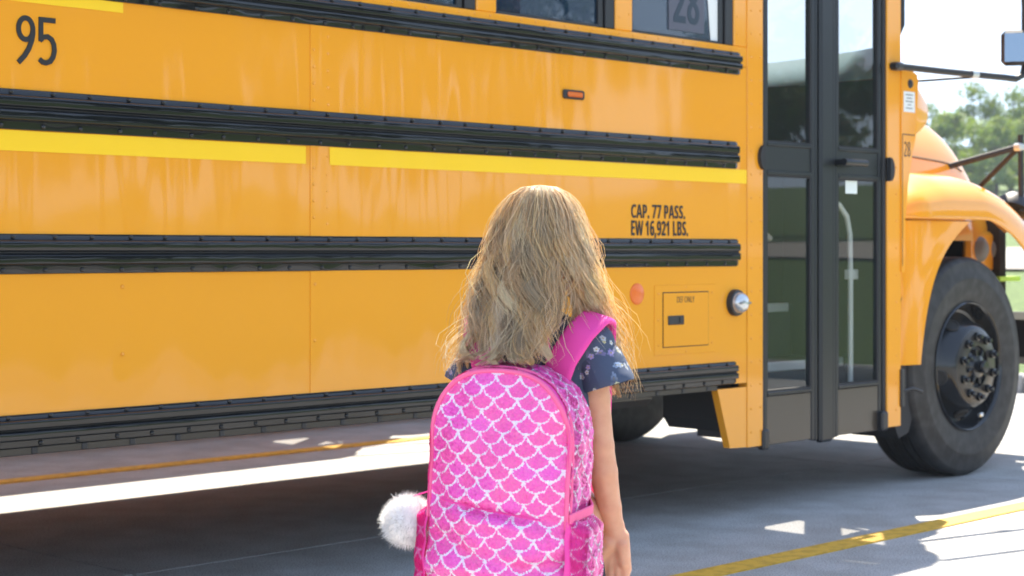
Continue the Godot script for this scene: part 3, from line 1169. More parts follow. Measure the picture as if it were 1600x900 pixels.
	hk.tube([Vector3(-0.5, 1.3, -0.30), Vector3(-0.46, 1.47, -0.29)], [0.012], 8)
	part(b, "hood_latch", hk, M.black)
	var hd := MB.new()
	hd.lathe([Vector2(0.0001, 0.01), Vector2(0.018, 0.01), Vector2(0.024, 0.0)], 14, Transform3D(Basis(Vector3.RIGHT, PI / 2), Vector3(-0.42, 1.52, -0.335)))
	part(b, "hood_bumper", hd, M.grey)
	# fenders (near, far): upper shell with the arch lip, lower sheet behind the wheel
	for side in 2:
		var fe := group_node(b, "fender")
		if side == 1:
			fe.transform = Transform3D(Basis(Vector3(1, 0, 0), Vector3(0, 1, 0), Vector3(0, 0, -1)), Vector3(0, 0, -2.44))
		var sh := MB.new()
		sh.grid(48, 16, func(u: float, w: float) -> Vector3:
			var x := lerpf(-0.60, 1.06, u)
			var low := 1.222
			if x > -0.02:
				low = minf(1.222, 0.52 + sqrt(maxf(0.0, 0.71 * 0.71 - pow(x * 0.92, 2.0))))
			if x > 0.66:
				low = minf(low, 0.87 - (x - 0.66) * 0.2)
			var e := clampf((x + 0.60) / 0.42, 0.0, 1.0)
			var top := 1.232 + 0.215 * pow(sin(e * PI / 2), 0.75)
			if x > 0.1:
				top -= 0.30 * pow((x - 0.1), 1.5)
			var a := w * PI / 2
			var outz := lerpf(-0.06, 0.012, clampf(e * 2.5, 0.0, 1.0))
			var inz := lerpf(-0.16, -0.42, clampf(e * 1.4, 0.0, 1.0))
			var y := low + (top - low) * pow(sin(a), 0.85)
			var z := lerpf(inz, outz, pow(cos(a), 0.75))
			return Vector3(x, y, z))
		part(fe, "upper_shell", sh, M.yellow)
		var lip := MB.new()
		var lp := []
		for k in 20:
			var x := lerpf(-0.58, 0.66, k / 19.0)
			var low := 1.222
			if x > -0.02:
				low = minf(1.222, 0.52 + sqrt(maxf(0.0, 0.71 * 0.71 - pow(x * 0.92, 2.0))))
			lp.append(Vector3(x, low, lerpf(-0.05, 0.006, clampf((x + 0.6) * 5, 0, 1))))
		lip.tube(lp, [0.008], 8)
		part(fe, "lip", lip, M.yellow)
		# lower sheet, its edge an arc round the wheel
		var lo := MB.new()
		lo.grid(16, 28, func(u: float, w: float) -> Vector3:
			var y := lerpf(0.552, 1.205, w)
			var xl := lerpf(-0.650, -0.612, w)
			var e := (y - 0.552) / 0.653
			var xr := -0.492 + 0.10 * e + 0.13 * e * e + 0.21 * pow(e, 5.0)
			var x := lerpf(xl, xr, u)
			return Vector3(x, y, -0.012 + 0.022 * pow(u, 3.0) - 0.05 * pow(1.0 - u, 4.0)))
		part(fe, "lower_sheet", lo, M.yellow)
		var inn := MB.new()
		inn.grid(20, 3, func(u: float, w: float) -> Vector3:
			var an := lerpf(PI * 1.02, PI * 0.47, u)
			return Vector3(cos(an) * 0.66, 0.56 + sin(an) * 0.65, lerpf(-0.03, -0.62, w)), -1.0)
		part(fe, "wheel_housing", inn, M.dark)
		var fl := MB.new()
		fl.prism(PackedVector2Array([Vector2(-0.62, 0.56), Vector2(-0.63, 0.30), Vector2(-0.58, 0.22), Vector2(-0.50, 0.24), Vector2(-0.47, 0.30), Vector2(-0.47, 0.56)]), -0.30, -0.05)
		part(fe, "mud_flap", fl, M.rubber)
		var hb := MB.new()
		hb.tube([Vector3(-0.64, 0.44, 0.01), Vector3(-0.58, 0.45, 0.02), Vector3(-0.50, 0.43, 0.02)], [0.008], 6)
		hb.bb(-0.66, -0.63, 0.37, 0.54, -0.02, 0.015, 0.005)
		part(fe, "fender_latch", hb, M.black)
		# headlamp bucket seen from behind through the arch
		var bu := MB.new()
		bu.bb(0.80, 1.20, 0.95, 1.17, -0.53, -0.48, 0.02)
		var buo := part(fe, "lamp_bucket", bu, M.yellow)
		for x in [0.92, 1.10]:
			var cn := MB.new()
			cn.lathe([Vector2(0.0001, 0.03), Vector2(0.04, 0.028), Vector2(0.062, 0.01), Vector2(0.068, 0.0)], 20, Transform3D(Basis(Vector3.RIGHT, PI / 2), Vector3(x, 1.075, -0.48)))
			part(buo, "lamp_back", cn, M.grey)
	# engine, grille, bumper
	var en := MB.new()
	en.bb(-0.33, 0.85, 0.45, 1.25, -1.75, -0.70, 0.05)
	part(b, "engine_block", en, M.dark)
	var gl := MB.new()
	gl.bb(1.05, 1.10, 0.62, 1.30, -2.02, -0.42, 0.03)
	part(b, "grille", gl, M.black)
	var bp := MB.new()
	bp.bb(1.12, 1.24, 0.46, 0.74, -2.44, 0.0, 0.04)
	part(b, "bumper", bp, M.black)
	var lm := MB.new()
	lm.bb(0.98, 1.20, 0.905, 0.93, -0.55, -0.40)
	part(b, "lime_strip", lm, M.lime)
	# mirrors on their arms
	for side in 2:
		var mi := group_node(b, "side_mirror")
		if side == 1:
			mi.transform = Transform3D(Basis(Vector3(1, 0, 0), Vector3(0, 1, 0), Vector3(0, 0, -1)), Vector3(0, 0, -2.44))
		var ar := MB.new()
		ar.tube([Vector3(-0.72, 1.885, 0.03), Vector3(-0.45, 1.877, 0.10), Vector3(-0.10, 1.868, 0.20), Vector3(0.0, 1.866, 0.215), Vector3(0.045, 1.885, 0.225), Vector3(0.06, 1.93, 0.228), Vector3(0.062, 2.2, 0.228), Vector3(0.05, 2.5, 0.22), Vector3(-0.55, 2.62, 0.0)], [0.0155], 10)
		ar.box(Vector3(-0.715, 1.885, 0.025), Vector3(0.07, 0.035, 0.05), 0.01)
		part(mi, "arm", ar, M.black)
		var br := MB.new()
		br.tube([Vector3(-0.52, 1.835, -0.02), Vector3(-0.20, 1.868, 0.17)], [0.006], 8)
		part(mi, "brace", br, M.black)
		var cl := MB.new()
		cl.tube([Vector3(-0.285, 1.874, 0.146), Vector3(-0.25, 1.873, 0.157)], [0.018], 10)
		part(mi, "clamp", cl, M.steel)
		var hb := Basis(Vector3.UP, deg_to_rad(-62.0))
		var he := MB.new()
		he.box(Vector3(0.02, 2.012, 0.225), Vector3(0.17, 0.165, 0.055), 0.02, hb)
		part(mi, "housing", he, M.black)
		var mg := MB.new()
		mg.box(Vector3(0.02, 2.012, 0.225) + hb * Vector3(0, 0, 0.028), Vector3(0.138, 0.134, 0.004), 0.001, hb)
		part(mi, "mirror_glass", mg, M.mirror)
	var xm := group_node(b, "cross_view_mirror")
	var xa := MB.new()
	xa.tube([Vector3(0.60, 1.50, -0.50), Vector3(0.755, 1.597, -0.179)], [0.016], 8)
	xa.tube([Vector3(0.88, 1.40, -0.47), Vector3(0.755, 1.590, -0.179)], [0.014], 8)
	xa.tube([Vector3(0.76, 1.66, -0.165), Vector3(0.765, 1.27, -0.165)], [0.014], 8)
	part(xm, "arm", xa, M.rubber)
	var xj := MB.new()
	xj.box(Vector3(0.755, 1.597, -0.172), Vector3(0.05, 0.04, 0.05), 0.01)
	part(xm, "joint", xj, M.steel)
	var xb := MB.new()
	xb.lathe([Vector2(0.0001, 0.10), Vector2(0.05, 0.09), Vector2(0.09, 0.05), Vector2(0.10, 0.0), Vector2(0.0001, -0.005)], 24, Transform3D(Basis(Vector3(0, 0, 1), -0.5), Vector3(0.78, 1.27, -0.22)))
	part(xm, "bowl", xb, M.black)


func build_neighbour() -> void:
	var o: Node3D = bus.duplicate()
	o.name = "school_bus_001"
	add_child(o)
	o.position = Vector3(0.6, 0, -3.8)
	tag(o, "second yellow school bus standing beyond the one numbered 95, across the stall line", "school bus", "parked school buses")


# ---------------------------------------------------------------- trees
func crown_mesh(sd: int, h: float, w: float, leaves: int, leaf: float, tone: Color, low := 0.28) -> Array:
	var r := RandomNumberGenerator.new()
	r.seed = sd
	var clumps := []
	for k in 22:
		var y := r.randf_range(low, 0.95)
		var rad := w * 0.5 * sin(pow(y, 0.8) * PI * 0.93 + 0.15) * r.randf_range(0.25, 0.85)
		var an := r.randf() * TAU
		clumps.append([Vector3(cos(an) * rad, y * h, sin(an) * rad), h * r.randf_range(0.08, 0.17)])
	var mb := MB.new()
	mb.colored = true
	for k in leaves:
		var cl: Array = clumps[r.randi() % clumps.size()]
		var d := Vector3(r.randfn(), r.randfn(), r.randfn()).normalized()
		var p: Vector3 = cl[0] + d * cl[1] * pow(r.randf(), 0.45) * Vector3(1.15, 0.85, 1.15)
		var t := r.randf_range(0.92, 1.08)
		mb.col = Color(tone.r * t * r.randf_range(0.9, 1.2), tone.g * t, tone.b * t)
		var nn := (d + Vector3(r.randfn(), r.randfn() + 0.5, r.randfn()) * 0.6).normalized()
		var u := nn.cross(Vector3(r.randfn(), r.randfn(), r.randfn())).normalized()
		var q := nn.cross(u)
		var s := leaf * r.randf_range(0.6, 1.3)
		mb.poly([p - u * s, p + q * s * 0.5, p + u * s, p - q * s * 0.5], nn)
	var tr := MB.new()
	var top := h * 0.62
	tr.tube([Vector3(0, -0.3, 0), Vector3(0.02 * h, h * 0.2, 0), Vector3(0, h * 0.4, 0.02 * h), Vector3(0.01 * h, top, 0)], [h * 0.032, h * 0.024, h * 0.017, h * 0.006], 8)
	for k in 7:
		var c2: Array = clumps[k]
		var y0 := h * (0.2 + 0.05 * k)
		tr.tube([Vector3(0, y0, 0), Vector3(0, y0, 0).lerp(c2[0], 0.55) + Vector3(0, 0.02 * h, 0), c2[0]], [h * 0.012, h * 0.008, h * 0.003], 6)
	return [tr.mesh(), mb.mesh()]


func build_trees() -> void:
	var kinds := [
		crown_mesh(31, 6.0, 6.0, 6500, 0.12, Color(0.17, 0.24, 0.055), 0.06),
		crown_mesh(32, 5.0, 5.6, 6000, 0.12, Color(0.22, 0.29, 0.09), 0.05),
		crown_mesh(33, 10.0, 8.5, 6500, 0.19, Color(0.075, 0.125, 0.03)),
	]
	var labels := ["mid green leafy tree on the rising lawn beyond the hood", "pale green rounded tree on the rising lawn beyond the hood", "tall dark green tree on the lawn across from the bus door"]
	var groups := ["mid green trees on the rise", "pale green trees on the rise", "tall trees beside the parking lot"]
	var spots := []
	# on the rise ahead, seen to the right of the hood
	var fw := Vector3(0.7175, 0, -0.6966)
	var rt := Vector3(0.6966, 0, 0.7175)
	for q in [[0, 96.0, 0.236, 0.85], [1, 92.0, 0.252, 0.92], [0, 100.0, 0.262, 1.02], [1, 90.0, 0.275, 0.85], [0, 98.0, 0.284, 0.95], [1, 94.0, 0.296, 0.85], [0, 101.0, 0.31, 1.0], [1, 95.0, 0.33, 1.0], [0, 104.0, 0.215, 0.9], [0, 100.0, 0.36, 1.1], [1, 98.0, 0.40, 1.0]]:
		var p: Vector3 = Vector3(-7.5, 0, 4.2) + fw * q[1] + rt * (q[1] * q[2])
		spots.append([q[0], p.x, p.z, q[3]])
	# beside the lot, on the camera's side: they stand in the door glass and on the glossy sheets
	for q in [[36, 19, 0.62], [40, 24, 0.72], [34, 27, 0.66], [44, 31, 0.8], [33, 34, 0.95], [27, 36, 1.1], [21, 37, 1.15], [15, 39, 1.1], [9, 38, 1.2], [2, 40, 1.1], [-6, 41, 1.2], [-14, 40, 1.1], [24, 44, 1.2], [12, 46, 1.3]]:
		spots.append([2, float(q[0]), float(q[1]), float(q[2])])
	var made := [0, 0, 0]
	var names := ["mid_green_tree", "pale_green_tree", "tall_tree"]
	for s in spots:
		var k: int = s[0]
		var o := Node3D.new()
		o.name = names[k] if made[k] == 0 else "%s_%03d" % [names[k], made[k]]
		made[k] += 1
		add_child(o)
		var y := rise(s[1], s[2]) if s[1] > 4.75 else 0.10
		o.position = Vector3(s[1], y, s[2])
		o.rotation.y = rng.randf() * TAU
		o.scale = Vector3.ONE * s[3]
		part(o, "trunk", kinds[k][0], M.bark)
		part(o, "crown", kinds[k][1], M.leaf)
		tag(o, labels[k], "tree", groups[k])


# ---------------------------------------------------------------- surface nets
func smin(a: float, b: float, k: float) -> float:
	var h := maxf(k - absf(a - b), 0.0) / k
	return minf(a, b) - h * h * k * 0.25


func nets(mb: MB, bones: Array, cell: float, k: float) -> void:
	var lo := Vector3.ONE * 1e9
	var hi := -lo
	for b in bones:
		var r: float = maxf(b[2], b[3]) + cell * 3.0
		for q in [b[0], b[1]]:
			lo = lo.min(q - Vector3.ONE * r)
			hi = hi.max(q + Vector3.ONE * r)
	var nx := int((hi.x - lo.x) / cell) + 2
	var ny := int((hi.y - lo.y) / cell) + 2
	var nz := int((hi.z - lo.z) / cell) + 2
	var fld := PackedFloat32Array()
	fld.resize(nx * ny * nz)
	fld.fill(1.0)
	for b in bones:
		var a: Vector3 = b[0]
		var e: Vector3 = b[1]
		var ra: float = b[2]
		var rb: float = b[3]
		var pad := Vector3.ONE * (maxf(ra, rb) + k + cell * 2.5)
		var i0 := ((a.min(e) - pad - lo) / cell).max(Vector3.ZERO)
		var i1 := (a.max(e) + pad - lo) / cell
		var d := e - a
		var dd := maxf(d.length_squared(), 1e-9)
		for z in range(int(i0.z), mini(int(i1.z) + 2, nz)):
			for y in range(int(i0.y), mini(int(i1.y) + 2, ny)):
				var row := (z * ny + y) * nx
				for x in range(int(i0.x), mini(int(i1.x) + 2, nx)):
					var p := lo + Vector3(x, y, z) * cell
					var t := clampf((p - a).dot(d) / dd, 0.0, 1.0)
					var s := p.distance_to(a + d * t) - lerpf(ra, rb, t)
					var f := fld[row + x]
					fld[row + x] = smin(f, s, k) if absf(f - s) < k else minf(f, s)
	var idx := PackedInt32Array()
	idx.resize(nx * ny * nz)
	idx.fill(-1)
	var sy := nx
	var sz := nx * ny
	var off := [0, 1, sy, sy + 1, sz, sz + 1, sz + sy, sz + sy + 1]
	var ed := [[0, 1], [2, 3], [4, 5], [6, 7], [0, 2], [1, 3], [4, 6], [5, 7], [0, 4], [1, 5], [2, 6], [3, 7]]
	for z in nz - 1:
		for y in ny - 1:
			for x in nx - 1:
				var at := z * sz + y * sy + x
				var f0 := fld[at]
				if absf(f0) > cell * 2.0:
					continue
				var neg := 0
				for o in off:
					if fld[at + o] < 0.0:
						neg += 1
				if neg == 0 or neg == 8:
					continue
				var sum := Vector3.ZERO
				var cnt := 0
				for e in ed:
					var fa := fld[at + off[e[0]]]
					var fb := fld[at + off[e[1]]]
					if (fa < 0.0) != (fb < 0.0):
						var t := fa / (fa - fb)
						var pa := Vector3(e[0] & 1, (e[0] >> 1) & 1, e[0] >> 2)
						var pb := Vector3(e[1] & 1, (e[1] >> 1) & 1, e[1] >> 2)
						sum += pa.lerp(pb, t)
						cnt += 1
				var g := Vector3(
					fld[at + 1] + fld[at + 1 + sy] + fld[at + 1 + sz] + fld[at + 1 + sy + sz] - fld[at] - fld[at + sy] - fld[at + sz] - fld[at + sy + sz],
					fld[at + sy] + fld[at + 1 + sy] + fld[at + sy + sz] + fld[at + 1 + sy + sz] - fld[at] - fld[at + 1] - fld[at + sz] - fld[at + 1 + sz],
					fld[at + sz] + fld[at + 1 + sz] + fld[at + sy + sz] + fld[at + 1 + sy + sz] - fld[at] - fld[at + 1] - fld[at + sy] - fld[at + 1 + sy])
				idx[at] = mb.vert(lo + (Vector3(x, y, z) + sum / cnt) * cell, g.normalized())
	for z in range(1, nz - 1):
		for y in range(1, ny - 1):
			for x in range(1, nx - 1):
				var at := z * sz + y * sy + x
				if idx[at] < 0 and absf(fld[at]) > cell * 2.0:
					continue
				var s := fld[at] < 0.0
				for q in [[1, sy, sz], [sy, 1, sz], [sz, 1, sy]]:
					if (fld[at + q[0]] < 0.0) != s:
						var a := idx[at]
						var b := idx[at - q[1]]
						var c := idx[at - q[1] - q[2]]
						var d := idx[at - q[2]]
						if a >= 0 and b >= 0 and c >= 0 and d >= 0:
							mb.tri(a, b, c)
							mb.tri(a, c, d)


# ---------------------------------------------------------------- girl
const GIRL := Vector3(-5.136, 0.0, 2.007)
const GIRL_YAW := -65.85


func build_girl() -> void:
	var g := group_node(self, "person")
	g.position = GIRL
	g.rotation_degrees.y = GIRL_YAW
	tag(g, "child with long wavy blond hair and floral navy shirt, facing the bus", "person")
	var body := MB.new()
	var bones := []
	# x right, y up, z towards her back
	bones.append([Vector3(-0.03, 0.575, 0), Vector3(0.03, 0.575, 0), 0.08, 0.08])
	bones.append([Vector3(0, 0.60, 0), Vector3(0, 0.80, 0), 0.08, 0.08])
	bones.append([Vector3(-0.025, 0.79, 0), Vector3(0.025, 0.79, 0), 0.076, 0.076])
	bones.append([Vector3(-0.095, 0.893, 0), Vector3(0.095, 0.893, 0), 0.042, 0.042])
	bones.append([Vector3(0, 0.88, 0), Vector3(0, 1.0, -0.012), 0.042, 0.036])
	bones.append([Vector3(0, 1.088, -0.004), Vector3(0, 1.075, -0.025), 0.072, 0.072])
	bones.append([Vector3(0, 1.045, -0.03), Vector3(0, 1.025, -0.05), 0.06, 0.045])
	bones.append([Vector3(0, 1.065, -0.098), Vector3(0, 1.05, -0.106), 0.008, 0.010])
	for s in [-1.0, 1.0]:
		bones.append([Vector3(0.08 * s, 1.075, -0.01), Vector3(0.086 * s, 1.05, -0.008), 0.012, 0.009])
		bones.append([Vector3(0.055 * s, 0.56, 0), Vector3(0.06 * s, 0.31, -0.005), 0.068, 0.045])
		bones.append([Vector3(0.06 * s, 0.31, -0.005), Vector3(0.06 * s, 0.20, 0.008), 0.044, 0.044])
		bones.append([Vector3(0.06 * s, 0.20, 0.008), Vector3(0.06 * s, 0.07, 0.01), 0.044, 0.028])
		bones.append([Vector3(0.06 * s, 0.05, 0.02), Vector3(0.062 * s, 0.035, -0.08), 0.03, 0.024])
	# right arm hangs, left arm is bent with the hand at the strap
	bones.append([Vector3(0.092, 0.888, 0), Vector3(0.101, 0.85, 0.0), 0.037, 0.028])
	bones.append([Vector3(-0.092, 0.888, 0), Vector3(-0.101, 0.85, 0.0), 0.037, 0.028])
	nets(body, bones, 0.0095, 0.03)
	var arm := hand(Transform3D(Basis(Vector3.UP, 0.15), Vector3(0.139, 0.548, -0.02)), 1.15)
	arm.append([Vector3(0.096, 0.888, 0), Vector3(0.107, 0.80, 0.0), 0.036, 0.0280])
	arm.append([Vector3(0.107, 0.80, 0.0), Vector3(0.119, 0.715, 0.004), 0.0280, 0.0248])
	arm.append([Vector3(0.119, 0.715, 0.004), Vector3(0.124, 0.665, 0.0), 0.0248, 0.0255])
	arm.append([Vector3(0.124, 0.665, 0.0), Vector3(0.132, 0.60, -0.010), 0.0255, 0.0218])
	arm.append([Vector3(0.132, 0.60, -0.010), Vector3(0.139, 0.555, -0.019), 0.0218, 0.0185])
	nets(body, arm, 0.0026, 0.0045)
	var arm2 := hand(Transform3D(Basis(Vector3(1, 0, 0), -2.6).scaled_local(Vector3(-1, 1, 1)), Vector3(-0.10, 0.775, -0.125)), 1.15)
	arm2.append([Vector3(-0.096, 0.888, 0), Vector3(-0.13, 0.73, 0.0), 0.036, 0.026])
	arm2.append([Vector3(-0.13, 0.73, 0.0), Vector3(-0.10, 0.775, -0.125), 0.026, 0.0185])
	nets(body, arm2, 0.0045, 0.009)
	part(g, "body", body, M.skin)
	for s in [-1.0, 1.0]:
		var ey := MB.new()
		ey.lathe([Vector2(0.0001, 0.01), Vector2(0.006, 0.008), Vector2(0.0095, 0.0), Vector2(0.006, -0.008), Vector2(0.0001, -0.01)], 12, Transform3D(Basis(Vector3.RIGHT, PI / 2), Vector3(0.032 * s, 1.085, -0.088)))
		part(g, "eye", ey, M.eye)
	var mo := MB.new()
	mo.box(Vector3(0, 1.028, -0.094), Vector3(0.032, 0.008, 0.01), 0.003)
	part(g, "mouth", mo, M.coral)
	# shirt
	var sh := MB.new()
	var sb := []
	sb.append([Vector3(-0.03, 0.53, 0), Vector3(0.03, 0.53, 0), 0.088, 0.088])
	sb.append([Vector3(0, 0.55, 0), Vector3(0, 0.80, 0), 0.086, 0.084])
	sb.append([Vector3(-0.026, 0.79, 0), Vector3(0.026, 0.79, 0), 0.084, 0.084])
	sb.append([Vector3(-0.095, 0.893, 0), Vector3(0.095, 0.893, 0), 0.051, 0.051])
	sb.append([Vector3(0, 0.88, 0), Vector3(0, 0.925, -0.004), 0.055, 0.048])
	nets(sh, sb, 0.010, 0.035)
	for s in [-1.0, 1.0]:
		sh.grid(26, 12, func(u: float, w: float) -> Vector3:
			var t := w
			var c := Vector3(0.06, 0.896, 0).lerp(Vector3(0.103, 0.888, 0), minf(1.0, t * 2.2)).lerp(Vector3(0.134, 0.822, 0.0), pow(t, 1.3))
			var dir := Vector3(0.9, -0.2, 0).lerp(Vector3(0.30, -0.95, 0), minf(1.0, t * 1.5)).normalized()
			var ax1 := Vector3(0, 0, 1)
			var ax2 := dir.cross(ax1).normalized()
			var an := TAU * u
			var r := lerpf(0.040, 0.0545, t) + 0.003 * sin(an * 3.0 + t * 4.0) * t
			var q := c + ax1 * cos(an) * r * 0.98 + ax2 * sin(an) * r
			if w > 0.93:
				q -= (q - c) * 0.06
			return Vector3(q.x * s, q.y, q.z), s)
		sh.tube([Vector3(0.1335 * s, 0.8245, 0), Vector3(0.134 * s, 0.823, 0)], [0.001, 0.001], 6)
	part(g, "shirt", sh, M.shirt)
	var sho := MB.new()
	nets(sho, [[Vector3(-0.03, 0.53, 0), Vector3(0.03, 0.53, 0), 0.084, 0.084], [Vector3(0.05, 0.53, 0), Vector3(0.06, 0.42, 0), 0.07, 0.072], [Vector3(-0.05, 0.53, 0), Vector3(-0.06, 0.42, 0), 0.07, 0.072]], 0.014, 0.02)
	part(g, "shorts", sho, M.shorts)
	for s in [-1.0, 1.0]:
		var so := MB.new()
		nets(so, [[Vector3(0.06 * s, 0.052, 0.025), Vector3(0.062 * s, 0.04, -0.09), 0.04, 0.034], [Vector3(0.06 * s, 0.03, 0.03), Vector3(0.062 * s, 0.03, -0.10), 0.03, 0.03]], 0.012, 0.02)
		part(g, "shoe", so, M.shoe)
	part(g, "hair", hair_mesh(), M.hair)


# a right hand hanging from the wrist, palm towards +z, thumb towards -x
func hand(xf: Transform3D, sc: float) -> Array:
	var b := []
	b.append([Vector3(-0.001, 0.014, 0.001), Vector3(0, -0.008, 0), 0.0168, 0.0165])
	var kx := [-0.0185, -0.006, 0.0062, 0.0175]
	var ln := [0.028, 0.031, 0.029, 0.023]
	for k in 4:
		b.append([Vector3(kx[k] * 0.55, -0.002, 0.0), Vector3(kx[k], -0.052, 0.0), 0.014, 0.0098])
		var p := Vector3(kx[k], -0.052, 0.0)
		var an := 0.10 + 0.05 * k
		for j in 3:
			var l: float = ln[k] * [1.0, 0.72, 0.55][j]
			var q := p + Vector3(kx[k] * 0.06, -cos(an), sin(an)) * l
			b.append([p, q, [0.0076, 0.0068, 0.0061][j], [0.0068, 0.0061, 0.0053][j]])
			p = q
			an += 0.48
	b.append([Vector3(-0.008, -0.012, 0.006), Vector3(-0.024, -0.032, 0.008), 0.0145, 0.0105])
	b.append([Vector3(-0.024, -0.032, 0.008), Vector3(-0.0315, -0.055, 0.008), 0.0100, 0.0080])
	b.append([Vector3(-0.0315, -0.055, 0.008), Vector3(-0.033, -0.075, 0.012), 0.0080, 0.0062])
	b.append([Vector3(0.012, -0.015, 0.006), Vector3(0.016, -0.042, 0.006), 0.012, 0.009])
	var t := []
	for q in b:
		t.append([xf * (q[0] * sc), xf * (q[1] * sc), q[2] * sc, q[3] * sc])
	return t


func hair_mesh() -> ArrayMesh:
	var r := RandomNumberGenerator.new()
	r.seed = 21
	var mb := MB.new()
	mb.colored = true
	# (radius, height) of the outer outline from crown to ends
	var prof := [Vector2(0.0, 1.190), Vector2(0.032, 1.186), Vector2(0.054, 1.170), Vector2(0.068, 1.147), Vector2(0.081, 1.115), Vector2(0.092, 1.08), Vector2(0.101, 1.04), Vector2(0.110, 0.995), Vector2(0.120, 0.945), Vector2(0.129, 0.895), Vector2(0.136, 0.845), Vector2(0.141, 0.795)]
	var np := prof.size() - 1
	# a soft core under the strands
	mb.col = Color(0.80, 0.65, 0.43)
	mb.grid(30, 18, func(u: float, w: float) -> Vector3:
		var al := lerpf(-1.9, 1.9, u)
		var f := w * 0.54 * np
		var i := mini(int(f), np - 1)
		var q: Vector2 = prof[i].lerp(prof[i + 1], f - i)
		return Vector3(sin(al) * q.x * 0.84, q.y - 0.012, cos(al) * q.x * 0.84 + 0.002))
	var tones := [Color(0.95, 0.74, 0.42), Color(0.80, 0.62, 0.39), Color(0.97, 0.87, 0.64), Color(0.66, 0.53, 0.36), Color(0.90, 0.78, 0.58), Color(0.96, 0.77, 0.44)]
	var ncl := 74
	var clumps := []
	for k in ncl:
		# azimuth (0 is the back of the head), wave phase, wave size, tone, length, waves, depth in the fall, half width
		clumps.append([-2.1 + 4.2 * (k + r.randf()) / ncl, r.randf() * TAU, r.randf_range(0.5, 1.4), r.randi() % 6, lerpf(0.72, 1.0, pow(r.randf(), 0.5)), r.randf_range(2.8, 4.0), 1.0 - 0.20 * pow(r.randf(), 1.2), r.randf_range(0.6, 1.3)])
	var total := 12000
	for s in total:
		var cl: Array = clumps[r.randi() % ncl]
		var fly := s > total - 620
		var loose := r.randf() < 0.10
		# place of the strand inside its lock
		var o1 := clampf(r.randfn(), -1.8, 1.8)
		var o2 := clampf(r.randfn(), -1.8, 1.8)
		var wide: float = cl[7] * (2.2 if loose else 1.0)
		var s0 := pow(r.randf(), 1.6) * 0.30
		var side := smoothstep(0.5, 1.4, absf(cl[0]))
		var s1: float = cl[4] * lerpf(0.97, 1.0, side) - 0.01 - absf(r.randfn()) * 0.03
		var t0: Color = tones[cl[3]]
		var br := r.randf_range(0.86, 1.10)
		mb.col = Color(minf(0.97, t0.r * br), t0.g * br, t0.b * br)
		var rad := r.randf_range(0.00045, 0.0008) * (0.6 if fly else 1.0)
		var nseg := 20
		var pts := PackedVector3Array()
		var ph: float = cl[1] + o1 * (0.5 if loose else 0.16)
		var amp: float = cl[2] * 0.019
		var fr: float = cl[5]
		var fa := r.randfn()
		var fb := r.randfn()
		var spread0 := r.randfn() * 0.09
		for i in nseg + 1:
			var t := lerpf(s0, s1, float(i) / nseg)
			var f := t * np
			var j := mini(int(f), np - 1)
			var q: Vector2 = prof[j].lerp(prof[j + 1], f - j)
			# a lock is a broad flat band at the crown and tapers to its tip
			var tap := lerpf(1.0, 0.32 if not loose else 0.7, smoothstep(0.40, 1.0, t))
			var a: float = cl[0] + spread0 * (1.0 - smoothstep(0.15, 0.6, t)) + o1 * wide * 0.062 * tap
			var lay: float = cl[6] + o2 * 0.028 * tap
			# locks at the back right slide in beside the strap
			if cl[0] > 0.30 and cl[0] < 0.95:
				a -= (cl[0] - 0.30) * 0.75 * smoothstep(0.45, 0.8, t)
			if fly:
				lay = 1.01 + 0.04 * absf(fb)
			var wv := smoothstep(0.25, 0.65, t)
			var w1 := sin(t * TAU * fr + ph) * amp * wv
			var w2 := cos(t * TAU * fr + ph + 0.6) * amp * 0.7 * wv
			var rr := q.x * lay + w2
			# lower down the back the hair lies out over the bag
			var back := maxf(0.0, cos(a)) * smoothstep(0.62, 0.95, t)
			var p := Vector3(sin(a) * rr + cos(a) * w1, q.y, cos(a) * rr * 0.92 - sin(a) * w1 + back * 0.085)
			if p.z > 0.07 and absf(p.x) < 0.12 and p.y < 0.888:
				p.y = 0.888 - (0.888 - p.y) * 0.34
			# on her right it falls in front of the shoulder and its ends swing out past the sleeve
			var rs := smoothstep(0.70, 1.05, a)
			if rs > 0.0:
				p.z -= 0.095 * smoothstep(0.52, 0.85, t) * rs
				p.x -= 0.012 * smoothstep(0.5, 0.8, t) * rs
				p.y -= 0.02 * smoothstep(0.8, 1.0, t) * rs
			if fly:
				p += Vector3(sin(t * 9.0 + fb * 3.0) * 0.009, 0.012 * sin(t * 7.0 + fa), cos(t * 8.0 + fa * 3.0) * 0.009) * smoothstep(0.05, 0.5, t) + Vector3(sin(a), 0.15, cos(a)) * 0.016 * smoothstep(0.4, 1.0, t) * absf(fa)
			pts.append(p)
		strand(mb, pts, rad)
	return mb.mesh()


func strand(mb: MB, pts: PackedVector3Array, rad: float) -> void:
	var m := pts.size()
	var first := mb.v.size()
	var u := Vector3(0, 0, 1)
	for i in m:
		var t := (pts[mini(i + 1, m - 1)] - pts[maxi(i - 1, 0)]).normalized()
		u = (u - t * u.dot(t))
		if u.length_squared() < 1e-6:
			u = t.cross(Vector3(1, 0.3, 0.2))
		u = u.normalized()
		var w := t.cross(u)
		var rr := rad * (1.0 if i < m - 4 else (m - i) * 0.25)
		for k in 3:
			var an := TAU * k / 3.0
			var d := u * cos(an) + w * sin(an)
			mb.v.append(pts[i] + d * rr)
			mb.n.append(d)
			if mb.colored:
				mb.c.append(mb.col)
	for i in m - 1:
		for k in 3:
			var a := first + i * 3 + k
			var b := first + i * 3 + (k + 1) % 3
			mb.ix.append_array(PackedInt32Array([a, b + 3, b, a, a + 3, b + 3]))


# ---------------------------------------------------------------- backpack
const BW := 0.129
const BH := 0.425


